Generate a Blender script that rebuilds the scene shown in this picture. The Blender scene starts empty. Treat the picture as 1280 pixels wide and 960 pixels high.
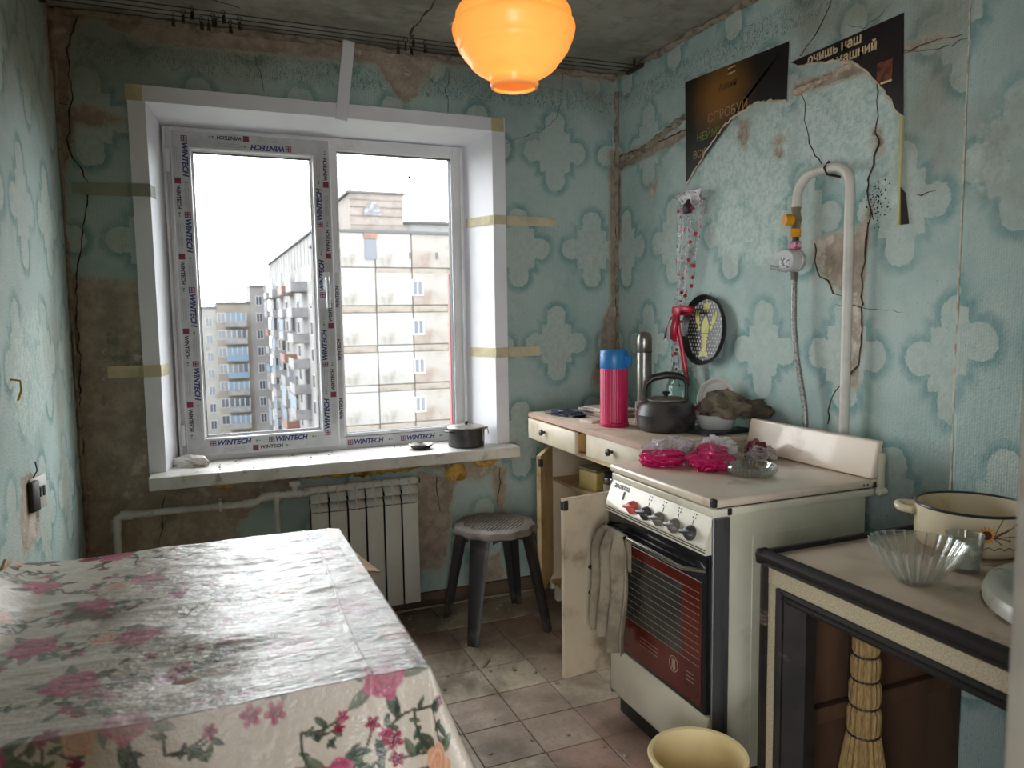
import bpy, bmesh, math, random
import numpy as np
from mathutils import Vector, Matrix, Euler, noise as mnoise
R = math.radians
sc = bpy.context.scene
col = sc.collection

# ------------------------------------------------------------------ camera
YAW, PITCH, ROLL, FPX = R(22.42), R(5.37), R(.83), 940.0
fwd = Vector((math.sin(YAW)*math.cos(PITCH), math.cos(YAW)*math.cos(PITCH), -math.sin(PITCH)))
rgt = Vector((math.cos(YAW), -math.sin(YAW), 0)); dwn = fwd.cross(rgt)
r2 = rgt*math.cos(ROLL) + dwn*math.sin(ROLL); d2 = dwn*math.cos(ROLL) - rgt*math.sin(ROLL)
cam = bpy.data.cameras.new('camera'); camo = bpy.data.objects.new('camera', cam); col.objects.link(camo)
mx = Matrix((r2, -d2, -fwd)).transposed().to_4x4(); mx.translation = (0, -3.3, 1.355)
camo.matrix_world = mx
cam.sensor_fit = 'HORIZONTAL'; cam.sensor_width = 36; cam.lens = FPX*36/1280; cam.clip_start = .02; cam.clip_end = 600
cam.dof.use_dof = True; cam.dof.focus_distance = 2.6; cam.dof.aperture_fstop = 5.0
sc.camera = camo

# ------------------------------------------------------------------ world, light, exposure
SKY = 11.8
EXPOSURE = 0.12
world = bpy.data.worlds.new('sky'); sc.world = world; world.use_nodes = True
wt = world.node_tree; wt.nodes.clear()
wo = wt.nodes.new('ShaderNodeOutputWorld'); wb = wt.nodes.new('ShaderNodeBackground')
wc = wt.nodes.new('ShaderNodeTexCoord'); wm = wt.nodes.new('ShaderNodeMapping'); wm.inputs['Scale'].default_value = (1, 1, 2.6)
wn = wt.nodes.new('ShaderNodeTexNoise'); wn.inputs['Scale'].default_value = 3.2; wn.inputs['Detail'].default_value = 6
wr = wt.nodes.new('ShaderNodeValToRGB')
wr.color_ramp.elements[0].position = .38; wr.color_ramp.elements[0].color = (.60, .65, .70, 1)
wr.color_ramp.elements[1].position = .60; wr.color_ramp.elements[1].color = (1, .992, .98, 1)
wt.links.new(wc.outputs['Generated'], wm.inputs[0]); wt.links.new(wm.outputs[0], wn.inputs[0])
wt.links.new(wn.outputs[0], wr.inputs[0]); wt.links.new(wr.outputs[0], wb.inputs[0]); wb.inputs[1].default_value = SKY
wt.links.new(wb.outputs[0], wo.inputs[0])
def portal(name, loc, rot, sx, sy):          # guides sky light through an opening; gives off nothing itself
    l = bpy.data.lights.new(name, 'AREA'); l.shape = 'RECTANGLE'; l.size = sx; l.size_y = sy
    l.cycles.is_portal = True
    o = bpy.data.objects.new(name, l); o.location = loc; o.rotation_euler = rot; col.objects.link(o)
portal('window_portal', (.545, .30, 1.45), (R(-90), 0, 0), 1.3, 1.42)
portal('hall_end_portal', (-.53, -4.72, 1.03), (R(90), 0, 0), .8, 2.05)
portal('hall_portal', (-.98, -4.12, 1.03), (0, R(-90), 0), 2.05, 1.1)
vs = sc.view_settings; vs.view_transform = 'Standard'; vs.look = 'None'; vs.gamma = 1; vs.use_curve_mapping = False
vs.exposure = EXPOSURE
cy = sc.cycles; cy.max_bounces = 14; cy.diffuse_bounces = 7; cy.glossy_bounces = 5; cy.transmission_bounces = 10
cy.transparent_max_bounces = 16; cy.sample_clamp_indirect = 6; cy.caustics_reflective = False; cy.caustics_refractive = False
cy.use_denoising = True; cy.blur_glossy = 1.0

# ------------------------------------------------------------------ helpers: colours and node graphs
def lin(v):
    v /= 255
    return v/12.92 if v <= .04045 else ((v+.055)/1.055)**2.4
def C(r, g, b): return (lin(r), lin(g), lin(b), 1)
class G:
    """small node-graph writer"""
    def __init__(s, name):
        s.mat = bpy.data.materials.new(name); s.mat.use_nodes = True
        s.t = s.mat.node_tree; s.t.nodes.clear()
        s.out = s.n('ShaderNodeOutputMaterial'); s.b = s.n('ShaderNodeBsdfPrincipled')
        s.l(s.b.outputs[0], s.out.inputs[0])
    def n(s, k): return s.t.nodes.new(k)
    def l(s, a, b): s.t.links.new(a, b)
    def put(s, v, inp):
        if isinstance(v, bpy.types.NodeSocket): s.l(v, inp)
        elif isinstance(v, (tuple, list)): inp.default_value = v if len(v) == len(inp.default_value) else tuple(v)[:len(inp.default_value)]
        else: inp.default_value = v
    def m(s, op, a, b=None, c=None, clamp=False):
        x = s.n('ShaderNodeMath'); x.operation = op; x.use_clamp = clamp
        for i, v in enumerate((a, b, c)):
            if v is not None: s.put(v, x.inputs[i])
        return x.outputs[0]
    def mn(s, *a):
        r = a[0]
        for q in a[1:]: r = s.m('MINIMUM', r, q)
        return r
    def mxm(s, a, b): return s.m('MAXIMUM', a, b)
    def sub(s, a, b): return s.m('SUBTRACT', a, b)
    def add(s, a, b): return s.m('ADD', a, b)
    def mul(s, a, b): return s.m('MULTIPLY', a, b)
    def length(s, a, b): return s.m('SQRT', s.add(s.mul(a, a), s.mul(b, b)))
    def smooth(s, x, e0, e1):
        k = s.n('ShaderNodeMapRange'); k.interpolation_type = 'SMOOTHSTEP'
        s.put(x, k.inputs[0]); k.inputs[1].default_value = e0; k.inputs[2].default_value = e1
        return k.outputs[0]
    def mix(s, f, a, b, mode='MIX'):
        k = s.n('ShaderNodeMix'); k.data_type = 'RGBA'; k.blend_type = mode
        s.put(f, k.inputs[0]); s.put(a, k.inputs[6]); s.put(b, k.inputs[7]); return k.outputs[2]
    def coord(s, kind='Object'): return s.n('ShaderNodeTexCoord').outputs[kind]
    def sep(s, v):
        k = s.n('ShaderNodeSeparateXYZ'); s.l(v, k.inputs[0]); return k.outputs
    def comb(s, x, y, z=0.):
        k = s.n('ShaderNodeCombineXYZ'); s.put(x, k.inputs[0]); s.put(y, k.inputs[1]); s.put(z, k.inputs[2]); return k.outputs[0]
    def scale(s, v, sc_):
        k = s.n('ShaderNodeMapping'); s.l(v, k.inputs[0]); k.inputs['Scale'].default_value = sc_; return k.outputs[0]
    def noise(s, v, scale, detail=4, rough=.55, dist=0):
        k = s.n('ShaderNodeTexNoise'); s.put(v, k.inputs['Vector']); k.inputs['Scale'].default_value = scale
        k.inputs['Detail'].default_value = detail; k.inputs['Roughness'].default_value = rough; k.inputs['Distortion'].default_value = dist
        return k.outputs[0]
    def voro(s, v, scale, feature='F1', out=0):
        k = s.n('ShaderNodeTexVoronoi'); k.feature = feature; s.put(v, k.inputs['Vector']); k.inputs['Scale'].default_value = scale
        return k.outputs[out]
    def attr(s, name, out='Fac'):
        k = s.n('ShaderNodeAttribute'); k.attribute_name = name; return k.outputs[out]
    def bump(s, h, strength, dist=.01, normal=None):
        k = s.n('ShaderNodeBump'); s.put(h, k.inputs['Height']); k.inputs['Strength'].default_value = strength; k.inputs['Distance'].default_value = dist
        if normal is not None: s.l(normal, k.inputs['Normal'])
        return k.outputs[0]
    def set(s, **kw):
        for k, v in kw.items():
            s.put(v, s.b.inputs[{'base': 'Base Color', 'rough': 'Roughness', 'metal': 'Metallic', 'normal': 'Normal', 'spec': 'Specular IOR Level',
              'trans': 'Transmission Weight', 'ior': 'IOR', 'alpha': 'Alpha', 'emit': 'Emission Color', 'es': 'Emission Strength', 'sss': 'Subsurface Weight',
              'sheen': 'Sheen Weight', 'coat': 'Coat Weight'}[k]])
        return s.mat
MATS = {}
def pm(name, c1, rough=.6, c2=None, scale=14, lo=.42, hi=.66, metal=0, bump=.0, bscale=60, spec=.5, grime=None, gscale=5, glo=.52, ghi=.72, coat=0, stretch=None):
    """plain procedural surface: two tones by noise, an optional grime tone, fine relief"""
    if name in MATS: return MATS[name]
    g = G(name); v = g.coord()
    if stretch: v = g.scale(v, stretch)
    if c2 is None: c2 = tuple(x*.86 for x in c1[:3]) + (1,)
    k = g.mix(g.smooth(g.noise(v, scale), lo, hi), c1, c2)
    if grime: k = g.mix(g.smooth(g.noise(v, gscale, 7, .65), glo, ghi), k, grime)
    kw = dict(base=k, rough=rough, metal=metal, spec=spec, coat=coat)
    if bump: kw['normal'] = g.bump(g.noise(v, bscale, 3), bump, .004)
    MATS[name] = g.set(**kw); return MATS[name]
def thin_glass(name, tint=(1, 1, 1, 1), rough=.02, spots=False):
    g = G(name); tr = g.n('ShaderNodeBsdfTransparent'); gl = g.n('ShaderNodeBsdfGlossy'); lw = g.n('ShaderNodeLayerWeight'); mxs = g.n('ShaderNodeMixShader')
    tr.inputs[0].default_value = tint; gl.inputs['Roughness'].default_value = rough
    g.put(g.m('MULTIPLY_ADD', g.m('POWER', lw.outputs['Facing'], 5.), .85, .022), mxs.inputs[0]); g.l(tr.outputs[0], mxs.inputs[1]); g.l(gl.outputs[0], mxs.inputs[2]); g.l(mxs.outputs[0], g.out.inputs[0])
    return g.mat
def film(name, c1, opac, rough=.25, c2=None, scale=30):
    """crumpled thin plastic: part see-through, part coloured gloss"""
    g = G(name); v = g.coord(); n_ = g.noise(v, scale, 5, .6)
    tr = g.n('ShaderNodeBsdfTransparent'); mxs = g.n('ShaderNodeMixShader')
    base = g.mix(g.smooth(n_, .4, .62), c1, c2 or c1)
    g.set(base=base, rough=rough, normal=g.bump(g.noise(v, scale*1.6, 5), .5, .004), spec=.7, trans=.0)
    g.put(g.m('MULTIPLY_ADD', g.smooth(n_, .35, .7), .35, opac-.15), mxs.inputs[0])
    g.l(tr.outputs[0], mxs.inputs[1]); g.l(g.b.outputs[0], mxs.inputs[2]); g.l(mxs.outputs[0], g.out.inputs[0])
    return g.mat

# ------------------------------------------------------------------ helpers: meshes and objects
class B:
    """collects geometry; build() links it as one mesh object"""
    def __init__(s): s.v = []; s.f = []
    def addv(s, vs, fs, mat4=None):
        o = len(s.v)
        s.v += [tuple(mat4 @ Vector(p)) if mat4 else tuple(p) for p in vs]
        s.f += [tuple(i+o for i in f) for f in fs]; return s
    def box(s, x0, x1, y0, y1, z0, z1, mat4=None):
        vs = [(x, y, z) for z in (z0, z1) for y in (y0, y1) for x in (x0, x1)]
        return s.addv(vs, [(0,2,3,1),(4,5,7,6),(0,1,5,4),(2,6,7,3),(0,4,6,2),(1,3,7,5)], mat4)
    def bbox(s, x0, x1, y0, y1, z0, z1, bev=.004, seg=2, mat4=None):
        bm = bmesh.new(); bmesh.ops.create_cube(bm, size=1)
        for v in bm.verts: v.co = ((x0+x1)/2+v.co.x*(x1-x0), (y0+y1)/2+v.co.y*(y1-y0), (z0+z1)/2+v.co.z*(z1-z0))
        bmesh.ops.bevel(bm, geom=bm.edges[:], offset=bev, segments=seg, profile=.5, affect='EDGES')
        return s.bm(bm, mat4)
    def bm(s, bm, mat4=None):
        bm.verts.index_update()
        s.addv([v.co[:] for v in bm.verts], [tuple(v.index for v in f.verts) for f in bm.faces], mat4); bm.free(); return s
    def tube(s, pts, r, n=12, caps=True, close=False):
        pts = [Vector(p) for p in pts]; rs = r if isinstance(r, (list, tuple)) else [r]*len(pts); N = len(pts)
        o = len(s.v); up = None
        for i, p in enumerate(pts):
            a = pts[i-1] if (i or close) else p; b = pts[(i+1) % N] if (i < N-1 or close) else p
            t = (b-a).normalized()
            if up is None: up = t.orthogonal().normalized()
            up = (up - t*up.dot(t)); up = up.normalized() if up.length > 1e-6 else t.orthogonal().normalized()
            w = t.cross(up)
            for k in range(n):
                an = 2*math.pi*k/n; s.v.append(tuple(p + (up*math.cos(an)+w*math.sin(an))*rs[i]))
        for i in range(N if close else N-1):
            for k in range(n):
                s.f.append((o+i*n+k, o+i*n+(k+1) % n, o+((i+1) % N)*n+(k+1) % n, o+((i+1) % N)*n+k))
        if caps and not close:
            s.f.append(tuple(o+k for k in range(n))[::-1]); s.f.append(tuple(o+(N-1)*n+k for k in range(n)))
        return s
    def lathe(s, prof, n=32, c=(0, 0, 0), rfun=None, mat4=None, caps=False):
        vs = []; fs = []
        for (r, z) in prof:
            for k in range(n):
                a = 2*math.pi*k/n; rr = rfun(r, z, a) if rfun else r
                vs.append((c[0]+rr*math.cos(a), c[1]+rr*math.sin(a), c[2]+z))
        for i in range(len(prof)-1):
            for k in range(n): fs.append((i*n+k, i*n+(k+1) % n, (i+1)*n+(k+1) % n, (i+1)*n+k))
        if caps: fs.append(tuple(range(n))[::-1]); fs.append(tuple((len(prof)-1)*n+k for k in range(n)))
        return s.addv(vs, fs, mat4)
    def prism(s, poly, f0, f1):
        """poly of 2-D points; f0/f1 map a 2-D point to the front / back 3-D point"""
        n = len(poly); vs = [f0(*p) for p in poly] + [f1(*p) for p in poly]
        return s.addv(vs, [tuple(range(n)), tuple(range(2*n-1, n-1, -1))] + [(i, i+n, (i+1) % n+n, (i+1) % n) for i in range(n)])
    def grid(s, nu, nv, fn, mat4=None):
        vs = [fn(i/nu, j/nv) for j in range(nv+1) for i in range(nu+1)]
        return s.addv(vs, [(j*(nu+1)+i, j*(nu+1)+i+1, (j+1)*(nu+1)+i+1, (j+1)*(nu+1)+i) for j in range(nv) for i in range(nu)], mat4)
    def mesh(s, name, m, smooth=False, fix=True):
        me = bpy.data.meshes.new(name); me.from_pydata(s.v, [], s.f)
        if fix:
            bm = bmesh.new(); bm.from_mesh(me); bmesh.ops.recalc_face_normals(bm, faces=bm.faces[:]); bm.to_mesh(me); bm.free()
        if m: me.materials.append(m)
        if smooth:
            me.polygons.foreach_set('use_smooth', [True]*len(me.polygons))
            if smooth != 'all':
                try: me.set_sharp_from_angle(angle=R(38))
                except Exception: pass
        me.update(); return me
    def build(s, name, m, parent=None, smooth=False, loc=None, rot=None, fix=True):
        return obj(name, s.mesh(name, m, smooth, fix), parent, loc, rot)
def obj(name, me, parent=None, loc=None, rot=None):
    o = bpy.data.objects.new(name, me); col.objects.link(o)
    if parent: o.parent = parent
    if loc is not None: o.location = loc
    if rot is not None: o.rotation_euler = rot
    return o
def thing(name, label, cat, loc=(0, 0, 0), rz=0, group=None, rot=None):
    o = bpy.data.objects.new(name, None); col.objects.link(o); o.empty_display_size = .05
    o.location = loc; o.rotation_euler = rot or (0, 0, rz); return tag(o, label, cat, group)
def tag(o, label, cat, group=None):
    o['label'] = label; o['category'] = cat
    if group: o['group'] = group
    return o
def struct(o, label=None):
    o['kind'] = 'structure'
    if label: o['label'] = label
    return o
def solid(o, t, offset=-1):
    md = o.modifiers.new('thickness', 'SOLIDIFY'); md.thickness = t; md.offset = offset; return o
def attr(me, name, arr):
    a = me.attributes.new(name, 'FLOAT', 'POINT'); a.data.foreach_set('value', np.asarray(arr, np.float32).ravel())
def cattr(me, name, arr):
    a = me.color_attributes.new(name, 'FLOAT_COLOR', 'POINT')
    rgba = np.ones((len(arr), 4), np.float32); rgba[:, :3] = arr; a.data.foreach_set('color', rgba.ravel())
TXT = {}
def text_mesh(s, size, m, depth=.0004, shear=0, weight=0, align='CENTER'):
    key = (s, size, m.name, shear, weight, align)
    if key in TXT: return TXT[key]
    cu = bpy.data.curves.new('lettering', 'FONT'); cu.body = s; cu.size = size; cu.extrude = depth; cu.shear = shear; cu.offset = weight
    cu.align_x = align; cu.align_y = 'CENTER'; cu.resolution_u = 3
    o = bpy.data.objects.new('lettering', cu); col.objects.link(o)
    dg = bpy.context.evaluated_depsgraph_get(); me = bpy.data.meshes.new_from_object(o.evaluated_get(dg))
    bpy.data.objects.remove(o); me.name = 'lettering'; me.materials.clear(); me.materials.append(m); TXT[key] = me; return me
def crumple(rx, ry, rz, seed, sub=4, amp=.35, fr=3.2, fine=.1, flat=True):
    """crumpled blob resting on z = 0"""
    bm = bmesh.new(); bmesh.ops.create_icosphere(bm, subdivisions=sub, radius=1)
    off = Vector((seed*7.3, seed*3.1, seed*1.7))
    for v in bm.verts:
        d = v.co.normalized(); k = 1 + amp*(1-2*abs(mnoise.noise(d*fr*.6+off))) - amp*.5 + fine*(1-2*abs(mnoise.noise(d*fr*2.3+off)))
        v.co = Vector((d.x*rx*k, d.y*ry*k, d.z*rz*k))
    if flat:
        for v in bm.verts: v.co.z = max(v.co.z, -rz*.55)
    z0 = min(v.co.z for v in bm.verts)
    for v in bm.verts: v.co.z -= z0
    b = B(); return b.bm(bm)
def wad(rx, ry, rz, seed, sub=5, fr=2.2, amp=.42, lobes=()):
    """crumpled sheet material: a blob pushed about by layered noise vectors, resting on z = 0"""
    bm = bmesh.new(); bmesh.ops.create_icosphere(bm, subdivisions=sub, radius=1); off = Vector((seed*5.1, seed*2.3, seed*9.7))
    for v in bm.verts:
        p = v.co.copy(); q = p.copy()
        for k, (f, a) in enumerate(((fr, amp), (fr*2.3, amp*.42), (fr*5, amp*.17))):
            q += mnoise.noise_vector(p*f+off*(k+1))*a
        for (d, s) in lobes:
            d = Vector(d); q += d*s*max(0, p.dot(d.normalized()))**3
        v.co = Vector((q.x*rx, q.y*ry, max(q.z, -.6)*rz))
    z0 = min(v.co.z for v in bm.verts)
    for v in bm.verts: v.co.z -= z0
    b = B(); return b.bm(bm)
def sdpoly(U, V, poly):
    """signed distance to a polygon, positive inside"""
    P = np.array(poly, float); d = np.full(U.shape, 1e9); ins = np.zeros(U.shape, bool); n = len(P)
    for i in range(n):
        a = P[i]; b = P[(i+1) % n]; e = b-a; w0 = U-a[0]; w1 = V-a[1]
        t = np.clip((w0*e[0]+w1*e[1])/max(e@e, 1e-12), 0, 1)
        d = np.minimum(d, (w0-e[0]*t)**2+(w1-e[1]*t)**2)
        c = ((a[1] <= V) & (b[1] > V)) | ((b[1] <= V) & (a[1] > V))
        xi = a[0]+(V-a[1])*e[0]/(e[1] if abs(e[1]) > 1e-12 else 1e-12)
        ins ^= c & (U < xi)
    return np.where(ins, 1, -1)*np.sqrt(d)

# ------------------------------------------------------------------ wear map of the walls (wall coordinates in metres)
XL, XR, YF, ZC, XP, YP = -.455, 1.94, -2.9, 2.5, 1.86, -1.90
BARE={
 'back':[[(-0.517,1.535),(-0.386,1.505),(-0.222,1.5),(-0.205,1.287),(-0.195,0.676),(0.123,0.656),(0.367,0.667),(0.322,0.615),(0.215,0.571),(0.156,0.536),(0.109,0.49),(0.08,0.27),(0.044,-0.358),(-0.625,-0.205)],[(-0.466,2.549),(0.21,2.569),(1.078,2.548),(1.924,2.517),(1.924,2.471),(1.384,2.467),(1.002,2.461),(0.617,2.425),(0.295,2.427),(-0.089,2.41),(-0.224,2.444),(-0.329,2.483),(-0.385,2.418),(-0.409,2.272),(-0.406,2.151),(-0.468,2.145)],[(0.74,2.472),(1.021,2.463),(0.964,2.382),(0.926,2.317),(0.878,2.272),(0.833,2.308),(0.786,2.381)],[(1.897,2.135),(1.969,2.159),(1.968,0.99),(1.793,0.998),(1.848,1.196),(1.863,1.335),(1.904,1.394)],[(-0.448,2.139),(-0.348,2.156),(-0.221,2.114),(-0.326,2.082),(-0.391,2.094),(-0.442,1.906),(-0.469,1.89)],[(0.888,0.638),(1.071,0.583),(1.036,0.434),(1.024,0.244),(0.983,0.165),(0.876,0.196)],[(1.256,0.63),(1.322,0.624),(1.306,0.403),(1.285,0.386),(1.263,0.525)],[(1.141,0.142),(1.286,0.208),(1.312,0.004),(1.179,-0.006)],[(0.957,0.65),(1.19,0.571),(1.252,0.623),(1.274,0.679),(0.958,0.688)]],
 'right':[[(0.028,2.12),(-0.207,2.119),(-0.404,2.12),(-0.593,2.128),(-0.593,2.092),(-0.435,2.076),(-0.207,2.06),(0.029,2.046)],[(-1.193,2.134),(-1.296,2.121),(-1.398,2.117),(-1.478,2.113),(-1.5,2.092),(-1.432,2.087),(-1.332,2.09),(-1.243,2.094),(-1.194,2.101)],[(-1.313,1.579),(-1.348,1.594),(-1.422,1.597),(-1.468,1.582),(-1.511,1.628),(-1.528,1.66),(-1.528,1.567),(-1.511,1.456),(-1.511,1.267),(-1.504,1.113),(-1.473,1.085),(-1.473,1.266),(-1.466,1.39),(-1.442,1.401),(-1.395,1.428),(-1.352,1.464),(-1.315,1.507)],[(-1.103,1.97),(-1.135,1.974),(-1.148,1.949),(-1.12,1.938),(-1.099,1.951)],[(-1.112,1.929),(-1.136,1.929),(-1.149,1.91),(-1.129,1.889),(-1.108,1.91)],[(-0.914,2.07),(-0.955,2.06),(-0.965,2.005),(-0.943,1.969),(-0.91,2.011)],[(0.029,2.008),(-0.033,2.036),(-0.032,1.707),(0.03,1.713)],[(-0.289,1.944),(-0.342,1.943),(-0.329,1.877),(-0.289,1.89)],[(-1.531,1.906),(-1.561,1.885),(-1.574,1.854),(-1.558,1.824),(-1.539,1.842)],[(-1.637,2.11),(-1.716,2.111),(-1.79,2.091),(-1.716,2.093),(-1.638,2.092)]],
 'left':[[(-1.005,0.937),(-0.936,0.936),(-0.844,0.923),(-0.807,0.869),(-0.805,0.779),(-0.862,0.752),(-0.967,0.732),(-1.025,0.74),(-1.037,0.816)],[(-0.119,2.532),(0.023,2.502),(-0.044,2.17),(-0.121,2.136),(-0.112,2.317)],[(-1.279,0.781),(-1.171,0.767),(-1.166,0.758),(-1.285,0.764)]],
 'pier':[],
}
PALE={
 'right':[[(-0.64,1.946),(-0.819,2.052),(-0.981,2.089),(-1.128,2.086),(-1.188,2.052),(-1.192,1.902),(-1.158,1.714),(-1.143,1.518),(-0.878,1.535),(-0.777,1.637),(-0.696,1.775)],[(-1.216,2.111),(-1.365,2.121),(-1.509,2.084),(-1.601,1.96),(-1.64,1.905),(-1.639,1.79),(-1.597,1.703),(-1.232,1.826)],[(-1.538,1.724),(-1.625,1.727),(-1.641,1.673),(-1.57,1.659)]],
 'pier':[[(-1.918,1.833),(-1.991,1.835),(-2.025,1.75),(-2.02,1.655),(-1.926,1.65)]],
 'left':[[(-0.919,1.356),(-0.571,1.405),(-0.554,1.103),(-0.84,0.996),(-1.047,1.112)]],
 'back':[[(-0.229,1.366),(-0.276,1.037),(-0.215,0.84),(-0.286,0.846),(-0.328,1.103),(-0.288,1.32)],[(-0.397,0.855),(-0.316,0.817),(-0.329,0.593),(-0.428,0.572)]],
}
STAIN={
 'right':[[(-1.157,2.477),(-1.843,2.208),(-1.839,2.046),(-1.832,1.944),(-1.777,1.829),(-1.65,1.788),(-1.633,2.201),(-1.221,2.203),(-1.18,2.309)],[(-1.691,2.093),(-1.826,2.071),(-1.829,1.754),(-1.733,1.705)]],
 'left':[[(-0.781,2.336),(0.011,2.555),(-0.176,1.916),(-0.353,1.986),(-0.693,2.021),(-0.914,1.92)],[(-0.143,1.923),(-0.317,0.54),(-0.468,0.585),(-0.456,1.355)]],
 'back':[[(-0.455,2.522),(0.587,2.538),(0.583,2.409),(0.196,2.273),(-0.208,2.249),(-0.478,2.15)],[(1.004,2.522),(1.924,2.498),(1.924,2.251),(1.629,2.376),(1.0,2.386)]],
 'pier':[[(-1.94,1.828),(-2.023,1.808),(-2.025,1.635),(-1.927,1.629)]],
}
CRACK={
 'back':[([(-0.363,2.478),(-0.391,2.403),(-0.404,2.353),(-0.405,2.258),(-0.396,2.193),(-0.41,2.127),(-0.417,2.054),(-0.425,2.004),(-0.407,1.958),(-0.383,1.918),(-0.365,1.872),(-0.379,1.77),(-0.394,1.686),(-0.411,1.596),(-0.428,1.52),(-0.433,1.399),(-0.433,1.308),(-0.431,1.216),(-0.441,1.046),(-0.44,0.922),(-0.448,0.734),(-0.452,0.543),(-0.462,0.416)],0.007),([(-0.457,2.158),(-0.401,2.154)],0.003),([(0.263,2.389),(0.278,2.328),(0.288,2.266)],0.003),([(1.086,2.422),(1.066,2.351),(1.071,2.248)],0.003),([(1.339,2.134),(1.42,2.169),(1.522,2.202),(1.607,2.271),(1.637,2.377),(1.642,2.487)],0.003),([(1.924,2.251),(1.937,1.867),(1.932,1.592),(1.945,0.991)],0.006),([(-0.168,0.64),(-0.18,0.509),(-0.206,0.413)],0.006),([(0.975,0.63),(0.99,0.44)],0.004),([(1.297,0.619),(1.277,0.406)],0.004),([(0.366,0.227),(0.684,0.254)],0.003)],
 'right':[([(-1.232,2.091),(-1.256,2.035),(-1.249,1.997),(-1.266,1.94),(-1.289,1.888),(-1.33,1.835)],0.005),([(-1.546,2.05),(-1.55,1.962),(-1.546,1.891),(-1.563,1.852),(-1.546,1.819),(-1.53,1.774),(-1.517,1.715),(-1.534,1.659),(-1.525,1.567),(-1.511,1.456),(-1.514,1.267),(-1.505,1.178),(-1.449,1.114),(-1.416,1.079),(-1.39,1.037),(-1.385,0.968)],0.005),([(-1.313,1.579),(-1.307,1.52),(-1.338,1.465),(-1.37,1.445),(-1.395,1.41),(-1.429,1.396)],0.004),([(-1.637,2.099),(-1.716,2.102),(-1.766,2.095),(-1.825,2.087)],0.003),([(-1.638,2.092),(-1.755,2.068),(-1.837,2.071)],0.003),([(-1.695,1.677),(-1.759,1.683)],0.004),([(-1.358,2.349),(-1.292,2.258),(-1.221,2.216)],0.004),([(-0.003,2.114),(-0.207,2.111),(-0.593,2.119)],0.004),([(-1.426,2.25),(-1.49,2.216),(-1.593,2.249)],0.003),([(-1.407,1.37),(-1.521,1.356),(-1.668,1.342)],0.002)],
 'left':[],
 'pier':[([(-1.933,1.258),(-1.915,1.161),(-1.909,1.021),(-1.903,0.845)],0.006)],
 'ceil':[([(0.857,-0.548),(0.856,-0.389),(0.852,-0.23),(0.87,-0.122)],0.012),([(1.255,-0.312),(1.179,-0.134),(1.029,0.085)],0.004),([(-0.381,-0.473),(0.196,-0.226)],0.004)],
}

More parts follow.
